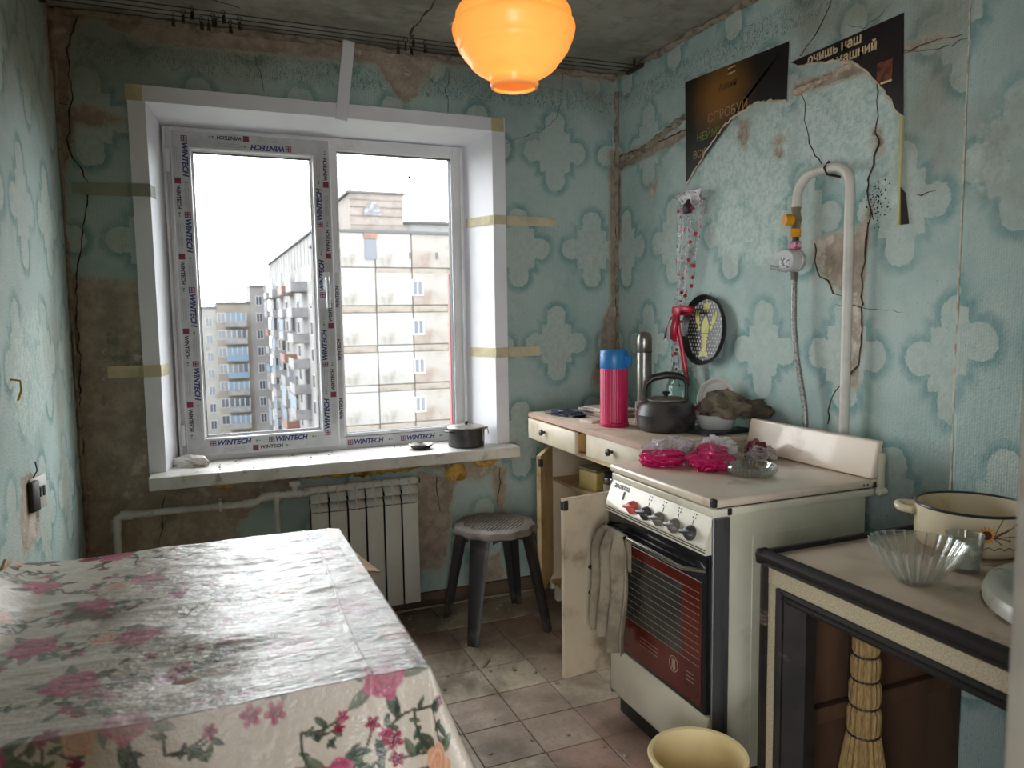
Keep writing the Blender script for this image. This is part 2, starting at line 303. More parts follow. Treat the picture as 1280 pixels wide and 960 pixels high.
# ------------------------------------------------------------------ wallpaper, concrete, ceiling
def wall_material(name, axis, u0, v0):
    g = G(name); P = g.coord('Object'); X = g.sep(P); u = X['X' if axis == 'x' else 'Y']; v = X['Z']
    w1 = g.sub(g.noise(P, 22, 3), .5); w2 = g.sub(g.noise(g.scale(P, (1, 1, 1.01)), 31, 3), .5)
    U = g.add(g.sub(u, u0), g.mul(w1, .022)); V = g.add(g.sub(v, v0), g.mul(w2, .022))
    def motif(du, dv):
        a = g.m('PINGPONG', g.add(U, du), .195); b = g.m('PINGPONG', g.add(V, dv), .455)
        core = g.mxm(g.sub(a, .078), g.sub(b, .092))
        bt = g.sub(b, .132); vl = g.mn(g.mxm(g.sub(a, .048), bt), g.sub(g.length(a, bt), .05))
        al = g.sub(a, .112); hl = g.mn(g.mxm(al, g.sub(b, .046)), g.sub(g.length(al, b), .05))
        return g.mn(core, vl, hl)
    d = g.mn(motif(0, 0), motif(.195, .455))
    rag = g.mul(g.sub(g.noise(P, 55, 4, .7), .5), .02)
    d = g.add(d, rag)
    inside = g.smooth(d, .002, -.002)
    halo = g.mul(g.smooth(d, .042, .006), g.sub(1., inside))
    big = g.noise(P, 2.2, 5, .6); mid = g.noise(P, 9, 6, .65)
    base = g.mix(g.smooth(big, .38, .64), C(176, 194, 189), C(157, 179, 174))
    base = g.mix(g.mul(g.smooth(mid, .45, .7), .55), base, C(188, 199, 190))
    k = g.mix(g.mul(halo, g.m('MULTIPLY_ADD', g.smooth(mid, .35, .6), .55, .32)), base, C(112, 149, 148))
    k = g.mix(g.mul(inside, g.m('MULTIPLY_ADD', g.smooth(big, .4, .6), .35, .40)), k, g.mix(g.smooth(g.noise(P, 40, 4), .4, .65), C(188, 198, 188), C(172, 184, 175)))
    # frieze of small dark strokes under the ceiling
    fz = g.scale(P, (26, 26, 13)); fn = g.noise(fz, 1.9, 3, .6, 1.2)
    band = g.mul(g.smooth(v, 2.30, 2.325), g.smooth(v, 2.42, 2.40))
    k = g.mix(g.mul(g.mul(g.smooth(g.m('ABSOLUTE', g.sub(fn, .5)), .03, .008), band), .75), k, C(66, 88, 82))
    # paper rubbed pale, brown damp, bare concrete
    pale = g.smooth(g.add(g.attr('pale'), g.mul(g.sub(g.noise(P, 26, 6, .7), .5), .16)), -.02, .03)
    k = g.mix(g.mul(pale, .6), k, g.mix(g.smooth(g.noise(P, 60, 4), .42, .6), C(212, 225, 217), C(178, 202, 194)))
    st = g.smooth(g.add(g.attr('stain'), g.mul(g.sub(g.noise(P, 7, 6, .65), .5), .3)), -.1, .14)
    k = g.mix(g.mul(st, .62), k, g.mix(g.smooth(mid, .4, .65), C(132, 130, 108), C(110, 104, 84)))
    bare = g.add(g.attr('bare'), g.mul(g.sub(g.noise(P, 18, 7, .72), .5), .075))
    bm_ = g.smooth(bare, -.003, .003); rim = g.mul(g.smooth(bare, -.02, -.004), g.sub(1., bm_))
    k = g.mix(g.mul(rim, .7), k, C(176, 168, 150))
    cn = g.noise(P, 11, 7, .7); cl = g.voro(P, 7, 'SMOOTH_F1')
    conc = g.mix(g.smooth(cn, .36, .62), C(182, 166, 149), C(148, 135, 122))
    conc = g.mix(g.smooth(g.noise(P, 5.5, 5, .7), .55, .66), conc, C(204, 192, 176))
    conc = g.mix(g.mul(g.smooth(g.noise(P, 8, 5, .7), .58, .66), .8), conc, C(120, 120, 108))
    k = g.mix(bm_, k, conc)
    sp = g.smooth(g.noise(P, 130, 2), .66, .72)
    k = g.mix(g.mul(sp, .35), k, C(84, 82, 70))
    rib = g.m('SINE', g.mul(u, 900.))
    h = g.add(g.add(g.mul(mid, .6), g.mul(g.noise(P, 140, 3), .35)), g.mul(bm_, g.add(-.7, g.mul(cn, 1.1))))
    h = g.add(h, g.mul(g.mul(rib, .028), g.sub(1., bm_)))
    return g.set(base=k, rough=.72, spec=.28, normal=g.bump(h, .75, .012))
def wall_grid(name, u0, u1, v0, v1, fn, wall, m, step=.0125, hole=None, into=None):
    us = np.linspace(u0, u1, int(round((u1-u0)/step))+1); vs_ = np.linspace(v0, v1, int(round((v1-v0)/step))+1)
    if hole:
        for arr, a in ((us, hole[0]), (us, hole[1]), (vs_, hole[2]), (vs_, hole[3])): arr[np.argmin(abs(arr-a))] = a
    U, V = np.meshgrid(us, vs_)
    def field(D, none):
        f = np.full(U.shape, none)
        for p in D.get(wall, []): f = np.maximum(f, sdpoly(U, V, p))
        return f
    bare = field(BARE, -1.); pale = field(PALE, -1.); stain = field(STAIN, -1.)
    wob = np.array([[mnoise.noise(Vector((a*2.1, b*2.1, 3.3)))*.004+mnoise.noise(Vector((a*9, b*9, 1.3)))*.0012 for a in us] for b in vs_])
    dep = np.clip(bare/.012, 0, 1)*.005 + wob
    nu, nv = len(us), len(vs_)
    vv = [fn(U[j, i], V[j, i], dep[j, i]) for j in range(nv) for i in range(nu)]
    ff = []
    for j in range(nv-1):
        for i in range(nu-1):
            if hole and hole[0]-1e-6 <= (us[i]+us[i+1])/2 <= hole[1] and hole[2] <= (vs_[j]+vs_[j+1])/2 <= hole[3]: continue
            ff.append((j*nu+i, j*nu+i+1, (j+1)*nu+i+1, (j+1)*nu+i))
    me = bpy.data.meshes.new(name); me.from_pydata(vv, [], ff); me.materials.append(m)
    bm = bmesh.new(); bm.from_mesh(me); bmesh.ops.recalc_face_normals(bm, faces=bm.faces[:])
    bm.faces.ensure_lookup_table(); f0 = bm.faces[0]
    if f0.normal.dot(Vector(into)) < 0: bmesh.ops.reverse_faces(bm, faces=bm.faces[:])
    bm.to_mesh(me); bm.free()
    attr(me, 'bare', bare); attr(me, 'pale', pale); attr(me, 'stain', stain)
    me.polygons.foreach_set('use_smooth', [True]*len(me.polygons))
    return solid(obj(name, me), .1)
WX0, WX1, WZ0, WZ1 = -.18, 1.305, .70, 2.215     # rough opening of the window
m_back = wall_material('wallpaper_back', 'x', 1.60, 2.115)
m_right = wall_material('wallpaper_right', 'y', -.28, 2.115)
m_left = wall_material('wallpaper_left', 'y', -.53, 1.23)
m_pier = wall_material('wallpaper_pier', 'y', -2.05, 1.72)
wall_back = struct(wall_grid('wall_back', XL-.1, XR+.1, 0, ZC, lambda u, v, d: (u, d, v), 'back', m_back, hole=(WX0, WX1, WZ0, WZ1), into=(0, -1, 0)), 'dim window wall with peeling teal wallpaper and bare concrete at left')
wall_right = struct(wall_grid('wall_right', YF-.1, .01, 0, ZC, lambda u, v, d: (XR+d, u, v), 'right', m_right, into=(-1, 0, 0)), 'pale teal wall with torn posters, cracks and a gas pipe')
wall_left = struct(wall_grid('wall_left', YF-.1, .01, 0, ZC, lambda u, v, d: (XL-d, u, v), 'left', m_left, into=(1, 0, 0)), 'pale teal wall beside the table with a socket hole')
pier = struct(wall_grid('wall_pier', YF, YP, 0, ZC, lambda u, v, d: (XP+d*.6, u, v), 'pier', m_pier, into=(-1, 0, 0)), 'projecting pale teal wall edge behind the enamel pot')
pier.modifiers['thickness'].thickness = XR-XP+.02
m_paint = pm('hall_paint', C(176, 172, 160), .7, C(160, 158, 148), 4, bump=.1)
m_hallw = pm('hall_paper', C(150, 140, 124), .85, C(134, 124, 110), 5)
b = B(); b.box(-1.0, -.95, -3.55, YF-.1, 0, ZC); b.box(-1.0, -.95, -4.7, -4.66, 0, ZC); b.box(-1.0, -.95, -4.66, -3.55, 2.06, ZC)  # unseen hall; its openings are added and placed for fill light
b.box(1.25, 1.30, -4.7, YF-.1, 0, ZC); b.box(-.12, 1.30, -4.75, -4.70, 0, ZC); b.box(-1.0, -.12, -4.75, -4.70, 2.06, ZC); b.box(-1.0, 1.30, -4.75, YF-.1, ZC, ZC+.05)
struct(b.build('wall_hall', m_hallw), 'unseen hallway behind the doorway with openings added to let in fill light')
m_jamb = pm('jamb_paint', C(104, 98, 87), .6, C(92, 86, 77), 9, grime=C(80, 73, 64), gscale=12)
b = B(); b.box(XL-.1, -.20, YF-.1, YF, 0, ZC); b.box(.672, XR+.1, YF-.1, YF, 0, ZC); b.box(-.20, .672, YF-.1, YF, 2.06, ZC)
struct(b.build('wall_front', m_paint), 'wall around the doorway the picture is taken from')
b = B(); b.bbox(.629, .677, -3.03, -2.885, 0, 2.06, .006); b.bbox(-.205, -.157, -3.03, -2.885, 0, 2.06, .006); b.bbox(-.205, .665, -3.03, -2.885, 2.02, 2.065, .006)
struct(b.build('trim_doorway', m_jamb, smooth=True), 'grey painted door jamb cutting into the right edge of the picture')

g = G('ceiling_whitewash'); P = g.coord()
k = g.mix(g.smooth(g.noise(P, 2.5, 6, .65), .4, .62), C(152, 149, 139), C(122, 119, 109))
k = g.mix(g.mul(g.smooth(g.noise(P, 11, 6, .7), .5, .7), .6), k, C(112, 106, 94))
k = g.mix(g.mul(g.smooth(g.noise(g.scale(P, (1, 3, 1)), 4, 5), .56, .7), .5), k, C(164, 161, 154))
m_ceil = g.set(base=k, rough=.9, spec=.15, normal=g.bump(g.noise(P, 38, 5), .5, .006))
b = B(); b.box(XL-.1, XR+.1, YF-.1, .1, ZC, ZC+.12)
ceiling = struct(b.build('ceiling', m_ceil), 'dingy whitewashed concrete ceiling with a peeling crack')
m_seam = pm('seam_plaster', C(150, 136, 120), .9, C(110, 100, 88), 30, bump=.6, bscale=50)
m_crack = pm('crack_dark', C(56, 47, 39), .95, C(88, 74, 61), 40)
m_flake = pm('whitewash_flake', C(208, 204, 192), .85, C(176, 170, 158), 40, bump=.3)
random.seed(5)
def crack(name, pts, w, fn, parent, seed):
    """a jagged groove laid along a polyline of wall coordinates"""
    rnd = random.Random(seed); P2 = []
    for (a, b_) in zip(pts[:-1], pts[1:]):
        n_ = max(1, int(math.hypot(b_[0]-a[0], b_[1]-a[1])/.02))
        for q in range(n_):
            t = q/n_; P2.append((a[0]+(b_[0]-a[0])*t+rnd.uniform(-.005, .005), a[1]+(b_[1]-a[1])*t+rnd.uniform(-.005, .005)))
    P2.append(pts[-1]); b = B(); n_ = len(P2); L = []; Rr = []
    for i, p in enumerate(P2):
        a = P2[max(i-1, 0)]; c = P2[min(i+1, n_-1)]; dx, dy = c[0]-a[0], c[1]-a[1]; l = math.hypot(dx, dy) or 1
        h = w*.42*rnd.uniform(.25, 1.15)*(0.25 if i in (0, n_-1) else 1)
        L.append((p[0]-dy/l*h, p[1]+dx/l*h)); Rr.append((p[0]+dy/l*h, p[1]-dx/l*h))
    vs = [fn(*q, .0022) for q in L]+[fn(*q, .0022) for q in Rr]+[fn(*q, -.004) for q in L]+[fn(*q, -.004) for q in Rr]
    fs = [(i, i+1, n_+i+1, n_+i) for i in range(n_-1)] + [(i, 2*n_+i, 2*n_+i+1, i+1) for i in range(n_-1)] + [(n_+i, n_+i+1, 3*n_+i+1, 3*n_+i) for i in range(n_-1)]
    b.addv(vs, fs); return b.build(name, m_crack, parent)
for i, (p, w) in enumerate(CRACK['back']): crack('crack', p, w, lambda u, v, o: (u, -o, v), wall_back, i)
for i, (p, w) in enumerate(CRACK['right']): crack('crack', p, w, lambda u, v, o: (XR-o, u, v), wall_right, 20+i)
for i, (p, w) in enumerate(CRACK['ceil']): crack('crack', p, w, lambda u, v, o: (u, v, ZC-o), ceiling, 60+i)
def ragged(poly, amp, seed, step=.012):
    rnd = random.Random(seed); out = []
    for a, c in zip(poly, poly[1:]+poly[:1]):
        n_ = max(1, int(math.hypot(c[0]-a[0], c[1]-a[1])/step))
        for q in range(n_):
            t = q/n_; out.append((a[0]+(c[0]-a[0])*t+rnd.uniform(-amp, amp), a[1]+(c[1]-a[1])*t+rnd.uniform(-amp, amp)))
    return out
# flaking whitewash beside the ceiling crack, filler in the corners
for i, poly in enumerate([[(1.06, -.62), (1.10, -.56), (1.055, -.50), (1.02, -.53), (1.03, -.58)], [(.985, -.40), (1.01, -.38), (.995, -.335), (.97, -.35)], [(1.0, -.47), (1.02, -.44), (.99, -.42)]]):
    b = B(); b.prism(ragged(poly, .005, i), lambda u, v: (u, v, ZC-.006), lambda u, v: (u, v, ZC+.001)); b.build('whitewash_flake', m_flake, ceiling)
rnd = random.Random(3)
pts = [(XR-.012+rnd.uniform(-.004, .004), y, ZC-.012+rnd.uniform(-.004, .004)) for y in np.linspace(-2.85, -.03, 60)]
B().tube(pts, [rnd.uniform(.008, .02) for _ in pts], 6).build('corner_filler', m_seam, wall_right, True)
pts = [(x, -.012+rnd.uniform(-.004, .004), ZC-.012+rnd.uniform(-.004, .004)) for x in np.linspace(XL+.02, XR-.02, 50)]
B().tube(pts, [rnd.uniform(.008, .02) for _ in pts], 6).build('corner_filler', m_seam, wall_back, True)
pts = [(XR-.006+rnd.uniform(-.004, .004), -.008+rnd.uniform(-.004, .004), z) for z in np.linspace(.9, 2.42, 40)]
B().tube(pts, [rnd.uniform(.004, .016) for _ in pts], 6).build('corner_filler', m_seam, wall_back, True)
pts = [(XL+.006+rnd.uniform(-.004, .004), -.01, z) for z in np.linspace(.3, 2.45, 60)]
B().tube(pts, [rnd.uniform(.004, .013) for _ in pts], 6).build('corner_filler', m_seam, wall_left, True)
pts = [(XP+.002, YP+.001+rnd.uniform(-.001, .001), z) for z in np.linspace(.02, 2.46, 90)]
B().tube(pts, [rnd.uniform(.0025, .006) if 20 < i < 50 else .003 for i in range(90)], 6).build('edge_bead', pm('edge_plaster', C(206, 200, 184), .8, C(170, 150, 128), 30, bump=.4), pier, True)
pts = [(XR-.004, -.02-.006*i*3.1, 2.055+.004*i+rnd.uniform(-.006, .006)) for i in range(30)]
B().tube(pts, [rnd.uniform(.006, .02) for _ in pts], 6).build('plaster_ridge', m_seam, wall_right, True)
pts = [(XR-.001, -1.20-.0102*i, 2.100+.0007*i+rnd.uniform(-.004, .004)) for i in range(26)]
B().tube(pts, [rnd.uniform(.008, .018)*(1 if i < 6 else .7) for i in range(26)], 6).build('plaster_ridge', pm('plaster_light', C(196, 180, 158), .9, C(160, 140, 118), 40, bump=.5), wall_right, True)

# ------------------------------------------------------------------ floor of square tiles
m_screed = pm('screed', C(84, 74, 66), .95, C(58, 52, 46), 25, bump=.4)
b = B(); b.box(XL-.1, XR+.1, -5.0, .1, -.1, -.0045); floor = struct(b.build('floor', m_screed), 'dusty floor of square greyish pink tiles')
tile_mats = []
for i, (a, c) in enumerate([((188, 173, 152), (160, 145, 127)), ((180, 160, 143), (152, 133, 118)), ((198, 185, 162), (172, 158, 137)), ((168, 138, 124), (150, 125, 112))]):
    g = G('floor_tile_%d' % i); P = g.coord('Object'); W = g.n('ShaderNodeNewGeometry').outputs['Position']
    k = g.mix(g.smooth(g.noise(W, 7, 6, .65), .36, .64), C(*a), C(*c))
    k = g.mix(g.mul(g.smooth(g.noise(W, 60, 4, .7), .5, .66), .4), k, C(116, 104, 94))
    dirt = g.smooth(g.noise(W, 2.3, 6, .65), .46, .66)
    k = g.mix(g.mul(dirt, .5), k, C(136, 118, 102))
    far = g.smooth(g.noise(W, 1.7, 5, .6, .4), .50, .62)       # patches of trodden dirt and plaster dust
    k = g.mix(g.mul(far, g.m('MULTIPLY_ADD', g.noise(W, 9, 6, .7), .7, .4)), k, C(104, 90, 74))
    tile_mats.append(g.set(base=k, rough=g.m('MULTIPLY_ADD', dirt, .3, .42), spec=.4, normal=g.bump(g.noise(W, 45, 5), .25, .004)))
tile_me = [B().bbox(-.0985, .0985, -.0985, .0985, -.012, 0, .0018, 1).mesh('tile', tm, True) for tm in tile_mats]
rnd = random.Random(11)
for i in range(-7, 6):
    for j in range(-10, 6):
        cx, cyy = .925+.1+.2*i, -1.089+.1+.2*j
        x0, x1, y0, y1 = max(cx-.1, XL), min(cx+.1, XR), max(cyy-.1, YF), min(cyy+.1, 0)
        if x1-x0 < .03 or y1-y0 < .03: continue
        o = obj('tile', tile_me[rnd.choices((0, 1, 2, 3), (4, 3, 4, 1.3))[0]], floor, ((x0+x1)/2, (y0+y1)/2, rnd.uniform(-.0012, .0008)), (rnd.uniform(-.003, .003), rnd.uniform(-.003, .003), 0))
        o.scale = ((x1-x0)/.2, (y1-y0)/.2, 1)
m_base = pm('baseboard_wood', C(104, 84, 68), .8, C(70, 56, 46), 18, bump=.4, stretch=(.2, 1, 1))
b = B(); b.bbox(XL, XR, -.018, .002, 0, .07, .004)
bb = struct(b.build('baseboard_back', m_base, smooth=True), 'worn brown baseboard under the window')
pts = [(x, -.03+rnd.uniform(-.003, .003), .006) for x in np.linspace(XL+.05, XR-.05, 40)]
B().tube(pts, .005, 6).build('cable', pm('old_cable', C(150, 138, 118), .7), bb, True)
m_rubble = pm('rubble', C(150, 140, 126), .95, C(110, 98, 84), 60)
for i in range(46):
    x, y = rnd.uniform(.75, 1.38), -rnd.random()**1.8*.75-.05
    if i > 36: x, y = rnd.uniform(.7, 1.15), rnd.uniform(-1.5, -.8)
    s = rnd.uniform(.003, .010)
    o = crumple(s, s*rnd.uniform(.5, 1), s*.6, i, 1, .4).build('plaster_crumb', m_rubble, floor); o.location = (x, y, 0); o.rotation_euler = (0, 0, rnd.uniform(0, 6))
o = B().bbox(-.03, .03, -.005, .005, 0, .006, .001).build('wood_sliver', pm('sliver', C(150, 130, 104), .8), floor); o.location = (.965, -.66, .0); o.rotation_euler = (0, 0, .9)

# ------------------------------------------------------------------ window: lining, sill, frame, sash, glass, printed film
m_pvc = pm('white_pvc', C(226, 226, 228), .38, C(214, 214, 216), 3, grime=C(196, 190, 178), gscale=4, glo=.6, ghi=.8)
m_lin = pm('lining_panel', C(238, 238, 243), .5, C(228, 228, 233), 2.5, grime=C(204, 192, 172), gscale=3, glo=.62, ghi=.8)
m_sill = pm('sill_pvc', C(222, 220, 216), .35, C(206, 200, 192), 9, grime=C(158, 146, 130), gscale=14, glo=.54, ghi=.7)
m_gasket = pm('gasket', C(52, 52, 54), .7)
m_wglass = thin_glass('window_glass', (.97, .98, .98, 1))
OX0, OX1, OZ1, SZ = -.152, 1.272, 2.185, .742       # opening at the wall face
FX0, FX1, FZ1, FY = -.105, 1.188, 2.142, .165       # opening at the frame
# flat casing boards around the opening
def board(pts, y0, y1): return B().prism(pts, lambda x, z: (x, y0, z), lambda x, z: (x, y1, z))
tr = thing('trim_window', 'wide white plastic lining and casing around the window', 'window trim'); del tr['category']; struct(tr)
board([(-.214, SZ-.03), (OX0, SZ-.03), (OX0, OZ1), (-.214, 2.245)], -.020, .004).build('casing_board', m_lin, tr)
board([(-.214, 2.245), (OX0, OZ1), (OX1, OZ1), (1.335, 2.243)], -.020, .004).build('casing_board', m_lin, tr)
board([(1.335, 2.243), (OX1, OZ1), (OX1, SZ), (1.335, SZ)], -.020, .004).build('casing_board', m_lin, tr)
def quad(a, b, c, d, t):
    vs = [Vector(a), Vector(b), Vector(c), Vector(d)]; n = (vs[1]-vs[0]).cross(vs[2]-vs[0]).normalized()*t
    bb_ = B(); bb_.addv(vs+[v+n for v in vs], [(0,1,2,3),(7,6,5,4),(0,4,5,1),(1,5,6,2),(2,6,7,3),(3,7,4,0)]); return bb_
quad((OX0, -.018, SZ-.02), (OX0, -.018, OZ1), (FX0, .20, FZ1), (FX0, .20, SZ-.02), .010).build('lining_panel', m_lin, tr)
quad((OX1, -.018, OZ1), (OX1, -.018, SZ-.02), (FX1, .20, SZ-.02), (FX1, .20, FZ1), .010).build('lining_panel', m_lin, tr)
quad((OX0, -.018, OZ1), (OX1, -.018, OZ1), (FX1, .20, FZ1), (FX0, .20, FZ1), .010).build('lining_panel', m_lin, tr)
for x0, x1 in ((FX0, FX0+.012), (FX1-.012, FX1)): B().bbox(x0, x1, FY-.014, FY, SZ, FZ1-.005, .003).build('corner_bead', m_pvc, tr, True)
for (x, z) in ((-.19, 2.215), (1.30, 2.212)):
    B().bbox(x-.03, x+.03, -.023, -.019, z-.03, z+.03, .001, 1).build('corner_tape', pm('tape', C(204, 190, 150), .6, C(186, 172, 134), 12), tr)
b = B(); b.bbox(-.212, 1.345, -.135, .19, .690, SZ, .006, 3)
sill = struct(b.build('trim_sill', m_sill, smooth=True), 'dusty white plastic window sill board')
for i in range(40):
    s = random.Random(i).uniform(.002, .005); q = random.Random(i+77)
    o = crumple(s, s, s*.5, i, 1).build('grit', m_rubble, sill); o.location = (q.uniform(-.15, 1.2), q.uniform(-.12, .13), SZ)
win = thing('window_1', 'white double window with film-covered left sash', 'window'); del win['category']; struct(win)
def frame(x0, x1, z0, z1, w, y0, y1, bev=.004, wb=None):
    wb = wb or w; b = B()
    b.bbox(x0, x0+w, y0, y1, z0, z1, bev); b.bbox(x1-w, x1, y0, y1, z0, z1, bev); b.bbox(x0+w, x1-w, y0, y1, z1-w, z1, bev); b.bbox(x0+w, x1-w, y0, y1, z0, z0+wb, bev); return b
b = frame(FX0, FX1, SZ-.005, FZ1, .046, FY, FY+.07, wb=.06); b.bbox(.535, .592, FY+.002, FY+.07, SZ+.05, FZ1-.046, .004)
b.build('outer_frame', m_pvc, win, True)
SX0, SX1, SZ0, SZ1 = -.078, .568, .762, 2.128
sash = frame(SX0, SX1, SZ0, SZ1, .078, FY-.022, FY+.045, .007).build('sash', m_pvc, win, True)
frame(SX0+.074, SX1-.074, SZ0+.074, SZ1-.074, .012, FY-.004, FY+.03, .003).build('glazing_bead', m_pvc, sash, True)
frame(SX0+.084, SX1-.084, SZ0+.084, SZ1-.084, .004, FY-.002, FY+.028, .001).build('gasket', m_gasket, sash)
B().box(SX0+.086, SX1-.086, FY+.012, FY+.016, SZ0+.086, SZ1-.086).build('pane', m_wglass, sash)
frame(.588, 1.146, .800, 2.100, .014, FY+.004, FY+.05, .004).build('glazing_bead', m_pvc, win, True)
frame(.600, 1.134, .812, 2.088, .004, FY+.010, FY+.048, .001).build('gasket', m_gasket, win)
B().box(.602, 1.132, FY+.026, FY+.030, .814, 2.086).build('pane', m_wglass, win)
B().bbox(1.128, 1.146, FY+.05, FY+.075, .80, 1.55, .002).build('seal_strip', pm('red_strip', C(176, 62, 66), .6), win)
h = B(); h.bbox(.516, .546, FY-.032, FY-.021, 1.47, 1.55, .004); h.tube([(.531, FY-.022, 1.52), (.531, FY-.062, 1.52), (.531, FY-.066, 1.50), (.531, FY-.066, 1.39)], [.009, .009, .010, .008], 10)
h.build('handle', m_pvc, sash, True)
for z in (2.00, .86):
    B().tube([(SX0-.010, FY-.018, z-.045), (SX0-.010, FY-.018, z+.045)], .009, 10).build('hinge', m_pvc, sash, True)
# protective film with its printing
m_film = pm('protective_film', C(196, 196, 198), .32, C(184, 184, 188), 20, bump=.15, bscale=30)
m_navy = pm('print_navy', C(40, 52, 110), .5); m_blk = pm('print_black', C(44, 44, 52), .5); m_red = pm('print_maroon', C(120, 48, 66), .5)
m_grn = pm('print_green', C(90, 150, 112), .5); m_gry = pm('print_grey', C(140, 142, 150), .5)
yf = FY-.0228
flm = B()
flm.box(SX0+.007, SX0+.071, yf, yf+.0006, SZ0+.007, SZ1-.007); flm.box(SX1-.071, SX1-.007, yf, yf+.0006, SZ0+.007, SZ1-.007)
flm.box(SX0+.071, SX1-.071, yf, yf+.0006, SZ1-.071, SZ1-.007); flm.box(SX0+.071, SX1-.071, yf, yf+.0006, SZ0+.007, SZ0+.071)
flm = flm.build('protective_film', m_film, sash)
flm2 = B(); flm2.box(.60, 1.14, FY-.0008, FY-.0002, SZ+.004, SZ+.052); flm2.box(.570, .591, FY-.0008, FY, SZ+.05, 1.55)
flm2 = flm2.build('protective_film', m_film, win)
big = text_mesh('WINTECH', .030, m_navy, .0003, .22, .0012); small = text_mesh('WINTECH', .021, m_blk, .0003, .1, .0008)
logo = B(); logo.box(-.012, .012, -.0002, .0006, -.012, .012); logo = logo.mesh('logo', m_red)
lgm = B()
for (x, z) in ((-.0055, -.0055), (.0055, -.0055), (-.0055, .0055), (.0055, .0055)): lgm.box(x-.0035, x+.0035, -.0008, .0002, z-.0035, z+.0035)
lgm = lgm.mesh('logo_mark', pm('print_pale', C(170, 170, 196), .5))
dots = B(); dots.box(-.004, .004, -.0003, .0003, -.004, .0045); dots.box(.007, .015, -.0003, .0003, -.0025, .002); dots = dots.mesh('print_mark', m_grn)
lines = B()
for z in (-.006, 0, .006): lines.box(-.045, .045, -.0003, .0003, z-.0006, z+.0006)
lines = lines.mesh('fine_print', m_gry)
def put(me, name, along, across, side, parent, y):
    """side: rotation of the running direction; along/across are x and z of the spot"""
    o = obj(name, me, parent, (along, y, across)); o.rotation_mode = 'XYZ'
    o.matrix_local = Matrix.Translation((along, y, across)) @ Matrix.Rotation(side, 4, 'Y') @ (Matrix.Rotation(R(90), 4, 'X') if name == 'lettering' else Matrix.Identity(4)); return o
def run(x0, z0, dx, dz, length, ang, parent, y, first=0, w=.0155, step=.31):
    """rows of printing along a stile or rail"""
    px, pz = -dz, dx
    t = first
    while t < length-.05:
        cx, cz = x0+dx*t, z0+dz*t
        put(big, 'lettering', cx+px*w, cz+pz*w, ang, parent, y); s_ = .083
        put(logo, 'logo', cx-dx*s_+px*w, cz-dz*s_+pz*w, ang, parent, y); put(lgm, 'logo_mark', cx-dx*s_+px*w, cz-dz*s_+pz*w, ang, parent, y)
        if t+.11 < length: put(dots, 'print_mark', cx+dx*.095+px*w, cz+dz*.095+pz*w, ang, parent, y)
        if t+.19 < length: put(lines, 'fine_print', cx+dx*.160+px*w, cz+dz*.160+pz*w, ang, parent, y)
        u = t+.155
        if u < length-.06:
            cx, cz = x0+dx*u, z0+dz*u
            put(small, 'lettering', cx-px*w, cz-pz*w, ang, parent, y); put(logo, 'logo', cx-dx*.066-px*w, cz-dz*.066-pz*w, ang, parent, y)
            put(lines, 'fine_print', cx-dx*.155-px*w, cz-dz*.155-pz*w, ang, parent, y); put(dots, 'print_mark', cx+dx*.066-px*w, cz+dz*.066-pz*w, ang, parent, y)
        t += step
yt = yf-.0004
run(SX0+.039, SZ1-.02, 0, -1, 1.32, R(90), flm, yt, .10)            # left stile, reading down
run(SX1-.039, SZ0+.03, 0, 1, 1.30, R(-90), flm, yt, .12)            # right stile, reading up
run(SX1-.09, SZ1-.039, -1, 0, .48, R(180), flm, yt, .17)            # top rail, upside down
run(SX0+.09, SZ0+.039, 1, 0, .50, 0, flm, yt, .10, step=.24)        # bottom rail
for x in (.70, .95): put(big, 'lettering', x, SZ+.030, 0, flm2, FY-.0012); put(logo, 'logo', x-.083, SZ+.030, 0, flm2, FY-.0012); put(lgm, 'logo_mark', x-.083, SZ+.030, 0, flm2, FY-.0012); put(dots, 'print_mark', x+.1, SZ+.03, 0, flm2, FY-.0012)
for z in (.93, 1.20, 1.44): put(small, 'lettering', .581, z, R(-90), flm2, FY-.0012)
B().box(.93, .945, FY+.0245, FY+.0255, 1.985, 2.0).build('sticker', m_gry, win)

# masking tape strips
m_tape = pm('tape_old', C(206, 194, 158), .6, C(186, 174, 140), 14)
m_tape2 = pm('tape_clear', C(150, 150, 132), .5, C(136, 138, 122), 12)
def tape(pts, z0, z1, label, mat=None, dz=0, skew=0):
    """pts: plan path (x, y); a strip of tape between heights z0 and z1"""
    b = B(); n = len(pts); L = [0]
    for a, c in zip(pts, pts[1:]): L.append(L[-1]+math.hypot(c[0]-a[0], c[1]-a[1]))
    vs = []
    for i, (x, y) in enumerate(pts):
        s = skew*L[i]; vs += [(x, y, z0+s), (x, y, z1+s)]
    b.addv(vs, [(2*i, 2*i+2, 2*i+3, 2*i+1) for i in range(n-1)])
    o = b.build('masking_tape', mat or m_tape); solid(o, .0012, 0); return tag(o, label, 'tape', 'strips of tape around the window')
tape([(-.42, -.004), (-.23, -.004), (-.216, -.022), (-.150, -.024), (-.137, .045)], 1.825, 1.872, 'upper strip of tape left of the window over the casing', m_tape2)
tape([(-.34, -.004), (-.23, -.004), (-.212, -.022), (-.150, -.024), (-.128, .085)], 1.125, 1.172, 'lower strip of tape left of the window, over bare concrete')
tape([(1.20, .158), (1.262, -.002), (1.274, -.024), (1.335, -.024), (1.345, -.006), (1.60, -.004)], 1.765, 1.807, 'upper strip of tape right of the window across the casing')
tape([(1.205, .150), (1.262, -.002), (1.274, -.024), (1.335, -.024), (1.345, -.006), (1.51, -.004)], 1.150, 1.195, 'lower strip of tape right of the window across the casing')
